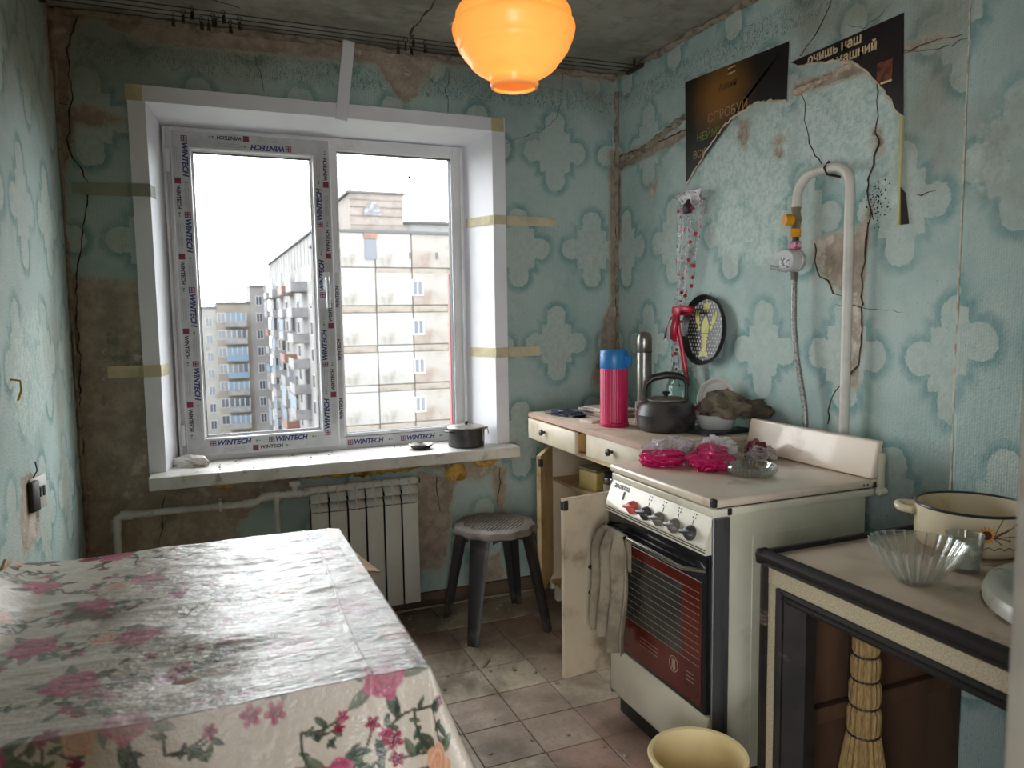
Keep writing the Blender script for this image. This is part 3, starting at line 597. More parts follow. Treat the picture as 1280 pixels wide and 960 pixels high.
# flat plastic strip from ceiling to casing
b = B(); Mx = Matrix.Translation((.613, -.028, 2.335)) @ Matrix.Rotation(R(7.5), 4, 'Y')
b.bbox(-.025, .025, -.006, .006, -.165, .165, .002, 1, Mx)
tag(b.build('plastic_strip', m_lin, smooth=True), 'white flat plastic strip running up from the window casing to the ceiling', 'strip')

# ------------------------------------------------------------------ clothes lines under the ceiling
m_wire = pm('wire_dark', C(46, 42, 38), .6); m_bent = pm('rusty_metal', C(70, 54, 42), .6, C(44, 36, 30), 60, metal=.5)
for k_, y in enumerate((-.20, -.245, -.29)):
    b = B(); b.tube([(XL+.01, y, 2.455), (.2, y, 2.450), (.74, y, 2.447), (1.3, y, 2.450), (1.88, y, 2.456)], .0022, 6)
    tag(b.build('clothes_line', m_wire, smooth=True), ('clothes line under the ceiling, nearest the window wall', 'middle one of the three clothes lines under the ceiling', 'clothes line under the ceiling, farthest from the window wall')[k_], 'wire', 'clothes lines')
for x, lb in ((XL+.01, 'small metal holder of the clothes lines at the left wall'), (1.885, 'small metal holder of the clothes lines near the right wall')):
    b = B(); b.bbox(x-.012, x+.012, -.31, -.18, 2.446, 2.462, .003); b.tube([(x, -.245, 2.46), (x, -.245, 2.5)], .005, 8)
    tag(b.build('line_holder', m_bent, smooth=True), lb, 'bracket')
def clip(x, y, k, label, group):
    t = thing('curtain_clip', label, 'clip', (x, y, 2.448), rz=k*1.3, group=group)
    ring = [(0, .009*math.cos(a), .004+.009*math.sin(a)) for a in np.linspace(0, 2*math.pi, 12, endpoint=False)]
    B().tube(ring, .0016, 5, close=True).build('ring', m_bent, t, True)
    b = B(); b.addv([(-.004, -.003, -.006), (.004, -.003, -.006), (.007, -.002, -.034), (-.007, -.002, -.034), (-.004, .003, -.006), (.004, .003, -.006), (.007, .006, -.034), (-.007, .006, -.034)], [(0,1,2,3),(7,6,5,4),(0,4,5,1),(1,5,6,2),(2,6,7,3),(3,7,4,0)])
    b.build('jaw', m_bent, t)
for xs, ln, gp in (((-.035, .0, .03, .06, .10), 'dark metal curtain clip in the leftmost bunch', 'leftmost curtain clips'), ((.085, .11, .135, .16, .19), 'dark metal curtain clip above the left window pane', 'clips above the left pane'), ((.80, .82, .84, .855, .90), 'dark metal curtain clip beside the lamp', 'clips near the lamp')):
    for k_, x in enumerate(xs): clip(x, (-.20, -.245, -.29)[k_ % 3], k_, ln+', '+('leftmost', 'second from left', 'middle one', 'second from right', 'rightmost')[k_], gp)

# ------------------------------------------------------------------ heating: pipes and radiator
m_pipe = pm('white_pipe', C(206, 204, 198), .4, C(186, 182, 174), 8, grime=C(140, 130, 116), gscale=9, glo=.58, ghi=.75)
hp = thing('heating_pipe', 'white plastic heating pipe with bends under the window sill', 'pipe', (0, 0, 0))
b = B(); b.tube([(-.34, -.06, .02), (-.338, -.06, .56), (-.335, -.06, .58), (-.315, -.06, .592), (.165, -.06, .586), (.185, -.06, .592), (.195, -.06, .602), (.215, -.06, .610), (.40, -.085, .612)], .0145, 12); b.build('main_run', m_pipe, hp, True)
b = B(); b.tube([(.262, -.062, .61), (.262, -.062, .02)], .011, 12); b.build('branch', m_pipe, hp, True)
for p, q in (((-.339, -.06, .53), (-.338, -.06, .575)), ((-.322, -.06, .5915), (-.28, -.06, .591)), ((.13, -.06, .5865), (.172, -.06, .5875)), ((.20, -.06, .606), (.262, -.062, .612)), ((.262, -.062, .59), (.262, -.062, .628)), ((.30, -.07, .612), (.36, -.08, .612))):
    B().tube([p, q], .0185, 12).build('fitting', m_pipe, hp, True)
b = B(); b.bbox(.035, .048, -.082, 0, .570, .612, .003); b.build('pipe_clip', m_pipe, hp, True)
b = B(); b.tube([(.335, -.075, .61), (.335, -.075, .648)], .013, 10); b.bbox(.312, .358, -.088, -.062, .645, .668, .006); b.build('valve', m_pipe, hp, True)
m_rad = pm('radiator_enamel', C(208, 206, 200), .36, C(198, 194, 188), 5, grime=C(176, 166, 150), gscale=5, glo=.6, ghi=.8); m_dark = pm('gap_shade', C(40, 36, 32), .8)
rad = thing('radiator', 'white sectional radiator hanging under the window sill', 'radiator', (.395, -.065, .07))
NS, SW = 6, .0785
sec = B(); w = SW-.008
def plate(b, z0, z1, ya, yb):
    b.addv([(0, ya, z0), (w, ya, z0), (w, yb, z1), (0, yb, z1), (0, .02, z0), (w, .02, z0), (w, .02, z1), (0, .02, z1)], [(0,1,2,3),(7,6,5,4),(0,4,5,1),(1,5,6,2),(2,6,7,3),(3,7,4,0)])
sec.bbox(0, w, -.044, -.036, 0, .455, .003); sec.box(w*.46, w*.54, -.036, .03, .01, .53)
sec_me = sec.mesh('section', m_rad, True)
lv = B()
for z in (.458, .498):
    lv.grid(1, 6, lambda u, v, z=z: (u*w, -.043+.028*v*v, z+.036*v))
lv_me = lv.mesh('louvre', m_rad, True)
rb = B(); rb.bbox(w*.5-.0025, w*.5+.0025, -.046, .01, .455, .555, .0015, 1); rb_me = rb.mesh('rib', m_rad, True)
hd_me = B().tube([(0, 0, .545), (w, 0, .545)], .019, 14).mesh('header', m_rad, True)
for i in range(NS):
    s = obj('section', sec_me, rad, (i*SW, 0, 0))
    l_ = obj('louvre', lv_me, s); obj('rib', rb_me, s); obj('header', hd_me, s); solid(l_, .003, 0)
b = B(); b.box(.002, NS*SW-.01, -.02, .03, .02, .50); b.build('core', m_dark, rad)  # dark block behind the sections, shade of the gaps put in as colour
B().tube([(-.02, 0, .545), (NS*SW+.002, 0, .545)], .014, 12).build('header_pipe', m_rad, rad, True)
b = B(); b.tube([(NS*SW-.006, 0, .545), (NS*SW+.012, 0, .545)], .013, 8); b.build('vent_plug', pm('chrome', C(190, 190, 190), .25, metal=1), rad, True)
# expanding foam squeezed out under the sill
m_foam = pm('mounting_foam', C(206, 168, 84), .9, C(170, 124, 52), 20, grime=C(120, 84, 40), gscale=9, bump=.6, bscale=30)
rq = random.Random(12)
def bead(x0, x1, label, droop=0):
    n_ = int((x1-x0)/.012); b = B()
    pts = [(x0+(x1-x0)*i/n_, -.022-.012*mnoise.noise(Vector((i*.21, 4, x0))), .672+.010*mnoise.noise(Vector((i*.17, 9, x0)))-droop*math.sin(math.pi*i/n_)) for i in range(n_+1)]
    rs = [max(.006, (.020+.013*mnoise.noise(Vector((i*.33, 2, x0)))+.006*rq.uniform(-1, 1))*min(1, .35+2.5*min(i, n_-i)/n_)) for i in range(n_+1)]
    b.tube(pts, rs, 12); o = b.build('foam_bead', m_foam, None, True); tag(o, label, 'foam', 'mounting foam under the sill')
bead(.37, .985, 'long uneven bead of yellow mounting foam above the radiator'); bead(.01, .12, 'short bead of mounting foam under the left part of the sill'); bead(1.15, 1.27, 'small bead of yellow foam under the right end of the sill', .012)
o = wad(.045, .03, .048, 6, 4, 1.8, .35).build('foam_lump', m_foam, None, True); o.location = (1.06, -.035, .592); tag(o, 'big drooping lump of yellow foam right of the radiator', 'foam', 'mounting foam under the sill')

# ------------------------------------------------------------------ socket in the left wall
sk = thing('wall_socket', 'broken electric socket hanging in a hole of the left wall', 'socket', (XL+.006, -.85, .84), R(-16))
b = B(); b.bbox(-.002, .006, -.045, .045, -.02, .075, .003); b.build('face_plate', pm('socket_white', C(208, 206, 198), .4), sk, True)
b = B(); b.bbox(.004, .020, -.062, -.022, -.015, .07, .004); b.build('body', pm('socket_dark', C(52, 54, 52), .5), sk, True)
for y in (.008, .026): B().bbox(.005, .0085, y-.006, y+.006, .015, .045, .002).build('pin_hole', m_blk, sk)
b = B(); b.tube([(0, -.02, .07), (.012, -.015, .095), (.006, -.01, .12)], .002, 6); b.build('wire', m_wire, sk, True)
b = B(); b.tube([(XL-.004, -1.03, 1.205), (XL+.02, -1.028, 1.20), (XL+.022, -1.035, 1.175), (XL+.014, -1.04, 1.150)], .003, 6)
tag(b.build('wire_end', pm('yellow_wire', C(214, 176, 60), .5), smooth=True), 'short yellow wire end sticking out of the left wall', 'wire')
b = B(); b.bbox(-.004, .008, -.085, .03, -.010, .010, .003, 1, Matrix.Translation((XL, -1.26, .775)) @ Matrix.Rotation(R(20), 4, 'X'))
tag(b.build('wood_batten', pm('raw_batten', C(170, 146, 116), .8, C(140, 116, 88), 20), smooth=True), 'bare wooden batten end on the left wall above the table', 'wood')

# ------------------------------------------------------------------ things on the sill
m_soot = pm('sooty_enamel', C(62, 60, 58), .42, C(34, 33, 32), 16, grime=C(112, 104, 92), gscale=12, glo=.6, ghi=.72)
pt = thing('saucepan', 'small blackened saucepan with a lid on the window sill', 'pot', (1.125, -.005, SZ), .3)
B().lathe([(.0, 0), (.078, 0), (.084, .006), (.086, .085), (.089, .088), (.083, .088), (.080, .01), (0, .008)], 36).build('body', m_soot, pt, True)
ld = B().lathe([(.088, .088), (.087, .092), (.06, .097), (0, .1)], 36).build('lid', pm('lid_worn', C(150, 144, 134), .3, C(84, 80, 74), 14, metal=.5), pt, True)
B().lathe([(.0, .117), (.008, .116), (.011, .110), (.006, .104), (.006, .098)], 12).build('knob', m_soot, ld, True)
for s in (-1, 1): B().tube([(s*.086, -.025, .072), (s*.108, -.02, .078), (s*.108, .02, .078), (s*.086, .025, .072)], .004, 6).build('handle', m_soot, pt, True)
dr = B()
for k_ in range(2): dr.tube([(.03+.03*k_, -.082, .086), (.031+.03*k_, -.0885, .05+.02*k_), (.031+.03*k_, -.0885, .03+.03*k_)], .003, 6)
dr.build('drip', pm('drip_pale', C(170, 164, 152), .5), pt, True)
at = thing('ashtray', 'small wavy metal ashtray with dark residue on the window sill', 'ashtray', (.912, .02, SZ))
B().lathe([(0, 0), (.035, 0), (.044, .006), (.056, .020), (.058, .021), (.042, .010), (.033, .005), (0, .004)], 40, rfun=lambda r, z, a: r*(1+.07*math.sin(a*8) if r > .045 else 1)).build('dish', pm('tarnished', C(120, 114, 108), .35, C(70, 64, 58), 25, metal=.7), at, True)
o = crumple(.03, .03, .008, 9, 3).build('ash', pm('ash_dark', C(40, 36, 34), .9), at, True); o.location = (0, 0, .004)
o = crumple(.062, .030, .026, 4, 4, .5, 3.5, .2).build('plastic_rag', pm('rag_white', C(224, 220, 214), .6, C(200, 192, 180), 12), None, True); o.location = (-.06, .06, SZ-.001); o.rotation_euler = (0, 0, -.5)
tag(o, 'crumpled white rag at the left end of the window sill', 'rag')

# ------------------------------------------------------------------ ceiling lamp
g = G('orange_plastic'); P = g.coord(); zz = g.sep(P)['Z']
k = g.mix(g.smooth(g.noise(P, 6, 3), .4, .65), C(255, 206, 118), C(255, 199, 108))
g.set(base=k, rough=.28, spec=.5); ts = g.n('ShaderNodeBsdfTranslucent'); g.l(k, ts.inputs[0]); ms = g.n('ShaderNodeMixShader'); ms.inputs[0].default_value = .30
g.l(g.b.outputs[0], ms.inputs[1]); g.l(ts.outputs[0], ms.inputs[2]); g.l(ms.outputs[0], g.out.inputs[0]); m_lamp = g.mat
lp = thing('pendant_lamp', 'orange ribbed plastic globe lamp hanging from the ceiling', 'lamp', (.744, -1.54, 2.035))
prof = [(.050, -.130), (.057, -.128), (.060, -.120), (.058, -.108), (.064, -.103), (.080, -.096), (.096, -.086), (.106, -.077), (.109, -.071), (.121, -.058), (.131, -.044), (.134, -.040), (.1325, -.037), (.136, -.034), (.143, -.020), (.149, -.002), (.151, .010), (.1485, .020), (.139, .027), (.137, .034), (.142, .040), (.141, .046), (.134, .058), (.122, .071), (.106, .083), (.085, .095), (.060, .105), (.052, .12), (.05, .17)]
B().lathe(prof, 64).build('shade', m_lamp, lp, 'all')
B().lathe([(.0, -.1180), (.055, -.1180), (.055, -.1200), (0, -.1200)], 40).build('bottom_disc', m_lamp, lp, True)
b = B(); b.tube([(0, 0, .17), (0, 0, .44)], .004, 8); b.build('cord', pm('cord_white', C(200, 196, 186), .6), lp, True)
B().lathe([(.0, .17), (.03, .17), (.034, .18), (.012, .22), (0, .225)], 24).build('cap', m_lamp, lp, True)
B().lathe([(.0, .42), (.035, .425), (.045, .465), (0, .465)], 24).build('ceiling_rose', pm('rose_white', C(200, 196, 186), .6), lp, True)
B().lathe([(.012, .12), (.016, .06), (.030, .02), (.028, -.02), (.012, -.038), (0, -.04)], 20).build('bulb', thin_glass('bulb_glass'), lp, True)
bl = bpy.data.lights.new('bulb_light', 'POINT'); bl.energy = .95; bl.color = (1, .86, .66); bl.shadow_soft_size = .05
blo = bpy.data.objects.new('bulb_light', bl); col.objects.link(blo); blo.location = (.744, -1.54, 2.03)

def part(b, name, m, t, smooth=False):
    """part modelled in room coordinates, hung under its thing"""
    o = b.build(name, m, t, smooth); root = t
    while root.parent: root = root.parent
    if t is root: o.location = -t.location
    return o
# ------------------------------------------------------------------ table under a flowered oilcloth
TX0, TX1, TY0, TY1, TZ = -.400, .333, -2.10, -1.195, .75
tb = thing('kitchen_table', 'wooden kitchen table hidden under the flowered oilcloth', 'table', (-.03, -1.65, 0))
m_tw = pm('table_wood', C(150, 112, 72), .55, C(112, 80, 48), 12, stretch=(.3, 2, 2))
b = B(); b.bbox(TX0, TX1, TY0, TY1, TZ-.024, TZ, .004); part(b, 'table_top', m_tw, tb, True)
b = B(); b.box(TX0+.05, TX1-.05, TY0+.05, TY0+.07, .62, TZ-.024); b.box(TX0+.05, TX1-.05, TY1-.07, TY1-.05, .62, TZ-.024); b.box(TX0+.05, TX0+.07, TY0+.07, TY1-.07, .62, TZ-.024); b.box(TX1-.07, TX1-.05, TY0+.07, TY1-.07, .62, TZ-.024)
part(b, 'apron', m_tw, tb)
for x in (TX0+.07, TX1-.07):
    for y in (TY0+.07, TY1-.07):
        b = B(); b.addv([(x+sx*w, y+sy*w, z) for z, w in ((0, .016), (TZ-.024, .026)) for sx, sy in ((-1, -1), (1, -1), (1, 1), (-1, 1))], [(3,2,1,0),(4,5,6,7)]+[(i, (i+1) % 4, (i+1) % 4+4, i+4) for i in range(4)]); part(b, 'leg', m_tw, tb)
# sheet coordinates: s from the wall to the right overhang, t from the far edge to the front overhang
S0, S1, T0, T1 = -.046, .733+.27, -.012, .905+.42
step = .0026; ns, nt = int((S1-S0)/step), int((T1-T0)/step)
ss = np.linspace(S0, S1, ns+1); tt = np.linspace(T0, T1, nt+1); SS, TT = np.meshgrid(ss, tt)
def fbm(a, b_, sc_, seed, octv=3):
    """cheap smooth noise on a lattice, numpy"""
    r = np.random.RandomState(seed); out = np.zeros(a.shape); amp = 1.; tot = 0
    for _ in range(octv):
        Lt = r.rand(64, 64); x = a*sc_; y = b_*sc_; xi = np.floor(x).astype(int); yi = np.floor(y).astype(int); fx = x-xi; fy = y-yi
        fx = fx*fx*(3-2*fx); fy = fy*fy*(3-2*fy)
        g_ = lambda i, j: Lt[i % 64, j % 64]
        out += amp*((g_(xi, yi)*(1-fx)+g_(xi+1, yi)*fx)*(1-fy)+(g_(xi, yi+1)*(1-fx)+g_(xi+1, yi+1)*fx)*fy); tot += amp; amp *= .5; sc_ *= 2.03
    return out/tot
W_, L_ = TX1-TX0, TY1-TY0
du = np.maximum(SS-W_, 0); dt = np.maximum(TT-L_, 0); rr = np.hypot(du, dt)+1e-9
flare = .12+.30*(2*du*dt/(rr*rr))
ang_s, ang_t = du/rr, dt/rr
rnd_c = .012                                                     # rounded edge of the top
hang = np.where(rr > 1e-6, np.maximum(rr-.004, 0), 0)
fold = .016*np.sin(SS*21+1.3*np.sin(SS*9))*np.clip(hang/.25, 0, 1) + .010*(fbm(SS, TT, 9, 5)-.5)*np.clip(hang/.1, 0, 1)
px = TX0+np.minimum(SS, W_)+ang_s*(hang*flare+.004)
py = TY1-np.minimum(TT, L_)-ang_t*(hang*flare+.004+fold)
pz = TZ+.004-hang*np.sqrt(np.maximum(1-flare**2, .1))
# wrinkles, lifted edge at the wall, folding creases
wr_ = (fbm(SS*.9, TT*2.6, 7, 1)-.5)*.009 + (1-2*abs(fbm(SS, TT*2.2, 10, 2)-.5))*.006*np.clip(fbm(SS, TT, 3, 9)*2-.5, 0, 1)
ontop = np.clip(1-hang/.05, 0, 1)
pz += (wr_+.004)*ontop*np.clip((W_-SS)/.03+.15, 0, 1)
left = np.clip((.055-SS)/.115, 0, 1)
pz += left**1.5*(.075*np.clip(1-abs(TT-.36)/.42, 0, 1)+.006)
px += left*.004
for cs, ca in ((.640, .0026),):
    pz += ca*np.exp(-((SS-cs-.008*np.sin(TT*6))/.0035)**2)*ontop
pz += .010*np.exp(-((SS-.42)/.10)**2-((TT-.66)/.05)**2)*ontop - .006*np.exp(-((SS-.36)/.10)**2-((TT-.78)/.04)**2)*ontop
# the print: cream ground, roses, leaves, stems
rng = np.random.RandomState(21)
gx = fbm(SS, TT, 6, 30); PR = np.empty(SS.shape+(3,))
lc = lambda *c: np.array([lin(v) for v in c])
PR[:] = lc(207, 196, 181); PR += (gx[..., None]-.5)*np.array([.10, .10, .09])
def win_(cx, cyy, r):
    i0, i1 = np.searchsorted(ss, (cx-r, cx+r)); j0, j1 = np.searchsorted(tt, (cyy-r, cyy+r))
    return (slice(j0, j1), slice(i0, i1)) if i1 > i0 and j1 > j0 else None
def blend(sl, m_, c_): PR[sl] = PR[sl]*(1-m_[..., None])+c_*m_[..., None]
def leaf(cx, cyy, a, ln, tone, wd=.42):
    sl = win_(cx, cyy, ln)
    if sl is None: return
    x = SS[sl]-cx; y = TT[sl]-cyy; u = (x*math.cos(a)+y*math.sin(a))/ln*2; v = (-x*math.sin(a)+y*math.cos(a))/ln*2
    m_ = np.clip((wd*np.clip(1-u*u, 0, 1)**.8*(1-.25*u)-abs(v))*14, 0, 1)*(abs(u) < 1)
    shade = .78+.22*np.sign(v)+.25*np.exp(-(v*18)**2)
    blend(sl, m_*.92, lc(*tone)*np.clip(shade, .6, 1.3)[..., None])
def rose(cx, cyy, r, tone, seed):
    sl = win_(cx, cyy, r*1.25)
    if sl is None: return
    x = SS[sl]-cx; y = TT[sl]-cyy; d = np.hypot(x, y)/r; th = np.arctan2(y, x)
    edge = 1+.10*np.sin(th*5+seed)+.05*np.sin(th*9+seed*2)
    m_ = np.clip((edge-d)*14, 0, 1)
    sp = np.sin(th*2.0+d*15+seed+1.1*np.sin(th*3+seed))
    k_ = .62+.30*sp*np.clip(d*2.2, 0, 1)+.38*np.clip(d-.35, 0, 1)
    a_, b_ = lc(*tone[0]), lc(*tone[1]); kk = np.clip(k_, 0, 1)[..., None]
    blend(sl, m_, a_*(1-kk)+b_*kk)
def blossom(cx, cyy, r, tone, seed):
    sl = win_(cx, cyy, r*1.4)
    if sl is None: return
    x = SS[sl]-cx; y = TT[sl]-cyy; d = np.hypot(x, y)/r; th = np.arctan2(y, x)
    m_ = np.clip((.55+.5*abs(np.cos(th*2.5+seed))-d)*10, 0, 1)
    c_ = lc(*tone[0])*(1-np.clip(d, 0, 1))[..., None]+lc(*tone[1])*np.clip(d, 0, 1)[..., None]; blend(sl, m_, c_)
def stem(p0, p1, p2, w_, tone):
    for q in np.linspace(0, 1, 60):
        cx = (1-q)**2*p0[0]+2*q*(1-q)*p1[0]+q*q*p2[0]; cyy = (1-q)**2*p0[1]+2*q*(1-q)*p1[1]+q*q*p2[1]; sl = win_(cx, cyy, w_*3)
        if sl is None: continue
        blend(sl, np.clip((1.3-np.hypot(SS[sl]-cx, TT[sl]-cyy)/w_)*2, 0, .9), lc(*tone))
PINK = ((112, 24, 56), (196, 88, 122)); PEACH = ((190, 118, 84), (222, 176, 146)); DEEP = ((96, 14, 40), (160, 44, 78))
GRN = ((62, 80, 60), (84, 100, 78), (52, 70, 56), (96, 108, 84))
def spray(cx, cyy, a, sz, seed):
    r = np.random.RandomState(seed)
    for q in range(3):
        aa = a+r.uniform(-.9, .9)+(q-1)*1.3; ln = sz*r.uniform(.7, 1.2); e = (cx+math.cos(aa)*ln, cyy+math.sin(aa)*ln)
        stem((cx, cyy), (cx+math.cos(aa+.5)*ln*.5, cyy+math.sin(aa+.5)*ln*.5), e, .0022, (78, 72, 56))
        for z in range(4):
            f = .35+.2*z; leaf(cx+math.cos(aa+.25)*ln*f+r.uniform(-.012, .012), cyy+math.sin(aa+.25)*ln*f+r.uniform(-.012, .012), aa+(.9 if z % 2 else -.9), sz*r.uniform(.25, .42), GRN[r.randint(4)])
        if r.rand() < .75: blossom(e[0], e[1], sz*r.uniform(.12, .19), DEEP if r.rand() < .6 else PINK, r.rand()*6)
centres = []
k_ = 0
for j in range(8):
    for i in range(6):
        cx = S0+.02+.19*i+(.095 if j % 2 else 0)+rng.uniform(-.03, .03); cyy = T0+.05+.175*j+rng.uniform(-.03, .03); centres.append((cx, cyy)); k_ += 1
for n_, (cx, cyy) in enumerate(centres):
    a = rng.rand()*6.28; spray(cx, cyy, a, .10, n_)
    spray(cx+.05, cyy+.06, a+2.5, .075, n_+100)
    if n_ % 3 != 2:
        for q in range(5): leaf(cx+math.cos(a+q*1.26)*.050, cyy+math.sin(a+q*1.26)*.050, a+q*1.26, .052, GRN[q % 4])
        rose(cx, cyy, rng.uniform(.034, .044), PEACH if n_ % 4 == 0 else PINK, n_)
        if n_ % 2: rose(cx+math.cos(a)*.062, cyy+math.sin(a)*.062, .024, DEEP if n_ % 4 == 1 else PEACH, n_+3)
    else:
        for q in range(3): blossom(cx+rng.uniform(-.03, .03), cyy+rng.uniform(-.03, .03), .018, PINK, q)
# uneven pale wash over the top, weaker near the wall; dirty places
palem = np.clip(.30+.9*(fbm(SS, TT*1.8, 8, 40)-.35), 0, .62)*ontop*np.clip((SS-.05)/.25, .45, 1)
PR = PR*(1-palem[..., None])+lc(214, 204, 197)*palem[..., None]
dirt = np.clip((fbm(SS, TT*.7, 24, 41, 4)-.40)*5, 0, 1)*np.exp(-((SS-.17)/.055)**2-((TT-.40)/.11)**2)*1.2 + .9*np.clip((fbm(SS, TT, 40, 42)-.45)*6, 0, 1)*np.exp(-((SS-.40)/.018)**2-((TT-.55)/.016)**2)
dirt = np.clip(dirt, 0, .85)[..., None]; PR = PR*(1-dirt)+lc(92, 82, 70)*dirt
PR = np.clip(PR, .005, .9)
vv = np.stack([px, py, pz], -1).reshape(-1, 3)
idx = np.arange((ns+1)*(nt+1)).reshape(nt+1, ns+1)
fq = np.stack([idx[:-1, :-1], idx[1:, :-1], idx[1:, 1:], idx[:-1, 1:]], -1).reshape(-1, 4)
me = bpy.data.meshes.new('oilcloth'); me.vertices.add(len(vv)); me.vertices.foreach_set('co', vv.ravel().astype(np.float32))
me.loops.add(fq.size); me.loops.foreach_set('vertex_index', fq.ravel().astype(np.int32)); me.polygons.add(len(fq)); me.polygons.foreach_set('loop_start', np.arange(0, fq.size, 4, dtype=np.int32))
me.update(calc_edges=True); me.validate(); me.polygons.foreach_set('use_smooth', np.ones(len(fq), bool))
cattr(me, 'print', PR.reshape(-1, 3))
g = G('oilcloth'); P = g.coord(); pc = g.attr('print', 'Color')
hgt = g.add(g.mul(g.noise(g.scale(P, (1, 2.2, 1)), 34, 5, .65), .8), g.mul(g.noise(P, 9, 4), 1.2))
me.materials.append(g.set(base=pc, rough=g.m('MULTIPLY_ADD', g.noise(P, 20, 4), .24, .10), spec=.6, normal=g.bump(hgt, .55, .010)))
cl = obj('oilcloth', me); tag(cl, 'crumpled oilcloth printed with pink roses draped over the table', 'tablecloth')
cb_ = thing('cardboard_flap', 'torn cardboard corner sticking out under the oilcloth near the radiator', 'cardboard', (.36, -1.30, .70))
m_card = pm('cardboard', C(186, 156, 116), .85, C(160, 128, 90), 18)
b = B(); b.prism([(.25, -1.22), (.352, -1.225), (.405, -1.395), (.25, -1.42)], lambda x, y: (x, y, .725-max(x-.33, 0)*.5), lambda x, y: (x, y, .721-max(x-.33, 0)*.5)); part(b, 'sheet', m_card, cb_)
b = B(); b.prism([(.352, -1.225), (.405, -1.395), (.360, -1.42)], lambda x, y: (x-.004, y, .70-max(x-.33, 0)*.9), lambda x, y: (x-.007, y, .70-max(x-.33, 0)*.9)); part(b, 'folded_tab', m_card, cb_)
b = B(); b.bbox(TX0-.045, TX0-.018, -1.52, -1.235, .60, .775, .004)
tag(b.build('dark_board', pm('dark_board', C(66, 64, 60), .6, C(48, 46, 44), 12), smooth=True), 'dark board wedged between the table and the left wall', 'board')

# ------------------------------------------------------------------ black plastic stool
st = thing('plastic_stool', 'black plastic stool with a scalloped slatted seat by the radiator', 'stool', (1.140, -.315, 0), .02)
m_stool = pm('dusty_black_plastic', C(48, 46, 46), .45, C(34, 33, 33), 6, grime=C(92, 84, 76), gscale=7, glo=.55, ghi=.78)
m_seat = pm('dusty_seat', C(134, 125, 117), .65, C(104, 96, 90), 7)
def scal(r, z, a): return r*(1+.035*math.cos(a*12)) if r > .13 else r
ST = .455
b = B(); b.lathe([(.132, ST-.008), (.135, ST), (.172, ST-.004), (.180, ST-.012), (.182, ST-.024), (.177, ST-.032), (.170, ST-.032), (.172, ST-.014), (.132, ST-.014)], 96, rfun=scal); b.build('seat_rim', m_seat, st, True)
for i in range(17):
    d_ = -.128+.016*i; hw = math.sqrt(max(.136**2-d_*d_, .0009))
    b = B(); b.box(-hw, hw, d_-.0048, d_+.0048, ST-.008, ST-.002); o = b.build('slat', m_seat, st); o.rotation_euler = (0, 0, R(45))
b = B(); b.lathe([(.0, ST-.012), (.132, ST-.012)], 40); b.build('seat_pan', m_stool, st)
for i in range(4):
    a = R(45+90*i); b = B(); d0, d1 = .166, .252
    n_ = 8
    for k_ in range(n_):
        f0, f1 = k_/n_, (k_+1)/n_
        def ring(f):
            r = d0+(d1-d0)*f; z = (ST-.028)*(1-f); w = .046-.020*f; t = .034-.008*f
            return [(r-t, -w*.55, z), (r-t*.2, -w, z), (r, -w*.75, z), (r+.003, 0, z), (r, w*.75, z), (r-t*.2, w, z), (r-t, w*.55, z), (r-t*.45, 0, z)]
        A = ring(f0)+ring(f1); b.addv(A, [(j, (j+1) % 8, (j+1) % 8+8, j+8) for j in range(8)] + ([tuple(range(8))] if k_ == 0 else []) + ([tuple(range(15, 7, -1))] if k_ == n_-1 else []))
    o = b.build('leg', m_stool, st, True); o.rotation_euler = (0, 0, a)
    b = B(); b.grid(12, 3, lambda u, v: (.166*math.cos(a+.35+.87*u), .166*math.sin(a+.35+.87*u), ST-.030-.022*v*(.3+.7*abs(2*u-1)**3))); solid(b.build('skirt', m_stool, st, True), .004)

# ------------------------------------------------------------------ white kitchen cabinet with two open doors
CX, CY0, CY1, CZ = 1.400, -1.105, -.150, .900
m_cab = pm('cabinet_paint', C(216, 204, 182), .45, C(202, 188, 164), 5, grime=C(160, 138, 108), gscale=6, glo=.56, ghi=.76, bump=.06)
m_cin = pm('cabinet_inside', C(206, 182, 138), .6, C(184, 158, 116), 6, grime=C(140, 112, 78), gscale=7)
m_ctop = pm('cabinet_top', C(216, 196, 176), .42, C(200, 178, 158), 6, grime=C(150, 124, 104), gscale=7, glo=.55, ghi=.75)
m_knob = pm('knob_dark', C(40, 34, 30), .4)
cb = thing('base_cabinet', 'cream painted kitchen cabinet with open doors beside the stove', 'cabinet', ((CX+XR)/2, (CY0+CY1)/2, 0))
b = B(); b.bbox(CX-.014, XR-.015, CY0-.005, CY1+.012, CZ-.024, CZ, .006); part(b, 'worktop', m_ctop, cb, True)
part(B().bbox(CX-.017, CX-.012, CY0-.004, CY1+.011, CZ-.022, CZ-.002, .001, 1), 'edge_strip', pm('edge_brown', C(176, 140, 120), .5), cb)
for y0, y1 in ((CY0+.004, CY0+.022), (CY1-.018, CY1)): part(B().bbox(CX+.078, XR-.02, y0, y1, .05, CZ-.024, .002, 1), 'side_panel', m_cab, cb)
part(B().box(XR-.03, XR-.022, CY0+.022, CY1-.018, .05, CZ-.024), 'back_panel', m_cin, cb)
part(B().bbox(CX+.09, XR-.03, CY0+.022, CY1-.018, .574, .590, .002, 1), 'shelf', m_cin, cb)
part(B().bbox(CX+.08, XR-.03, CY0+.022, CY1-.018, .08, .098, .002, 1), 'bottom_panel', m_cin, cb)
part(B().bbox(CX+.012, CX+.03, CY0+.022, CY1-.018, .765, .785, .002, 1), 'front_rail', m_cin, cb)
part(B().bbox(CX+.02, XR-.04, -.66, -.645, .785, CZ-.024, .002, 1), 'divider', m_cin, cb)
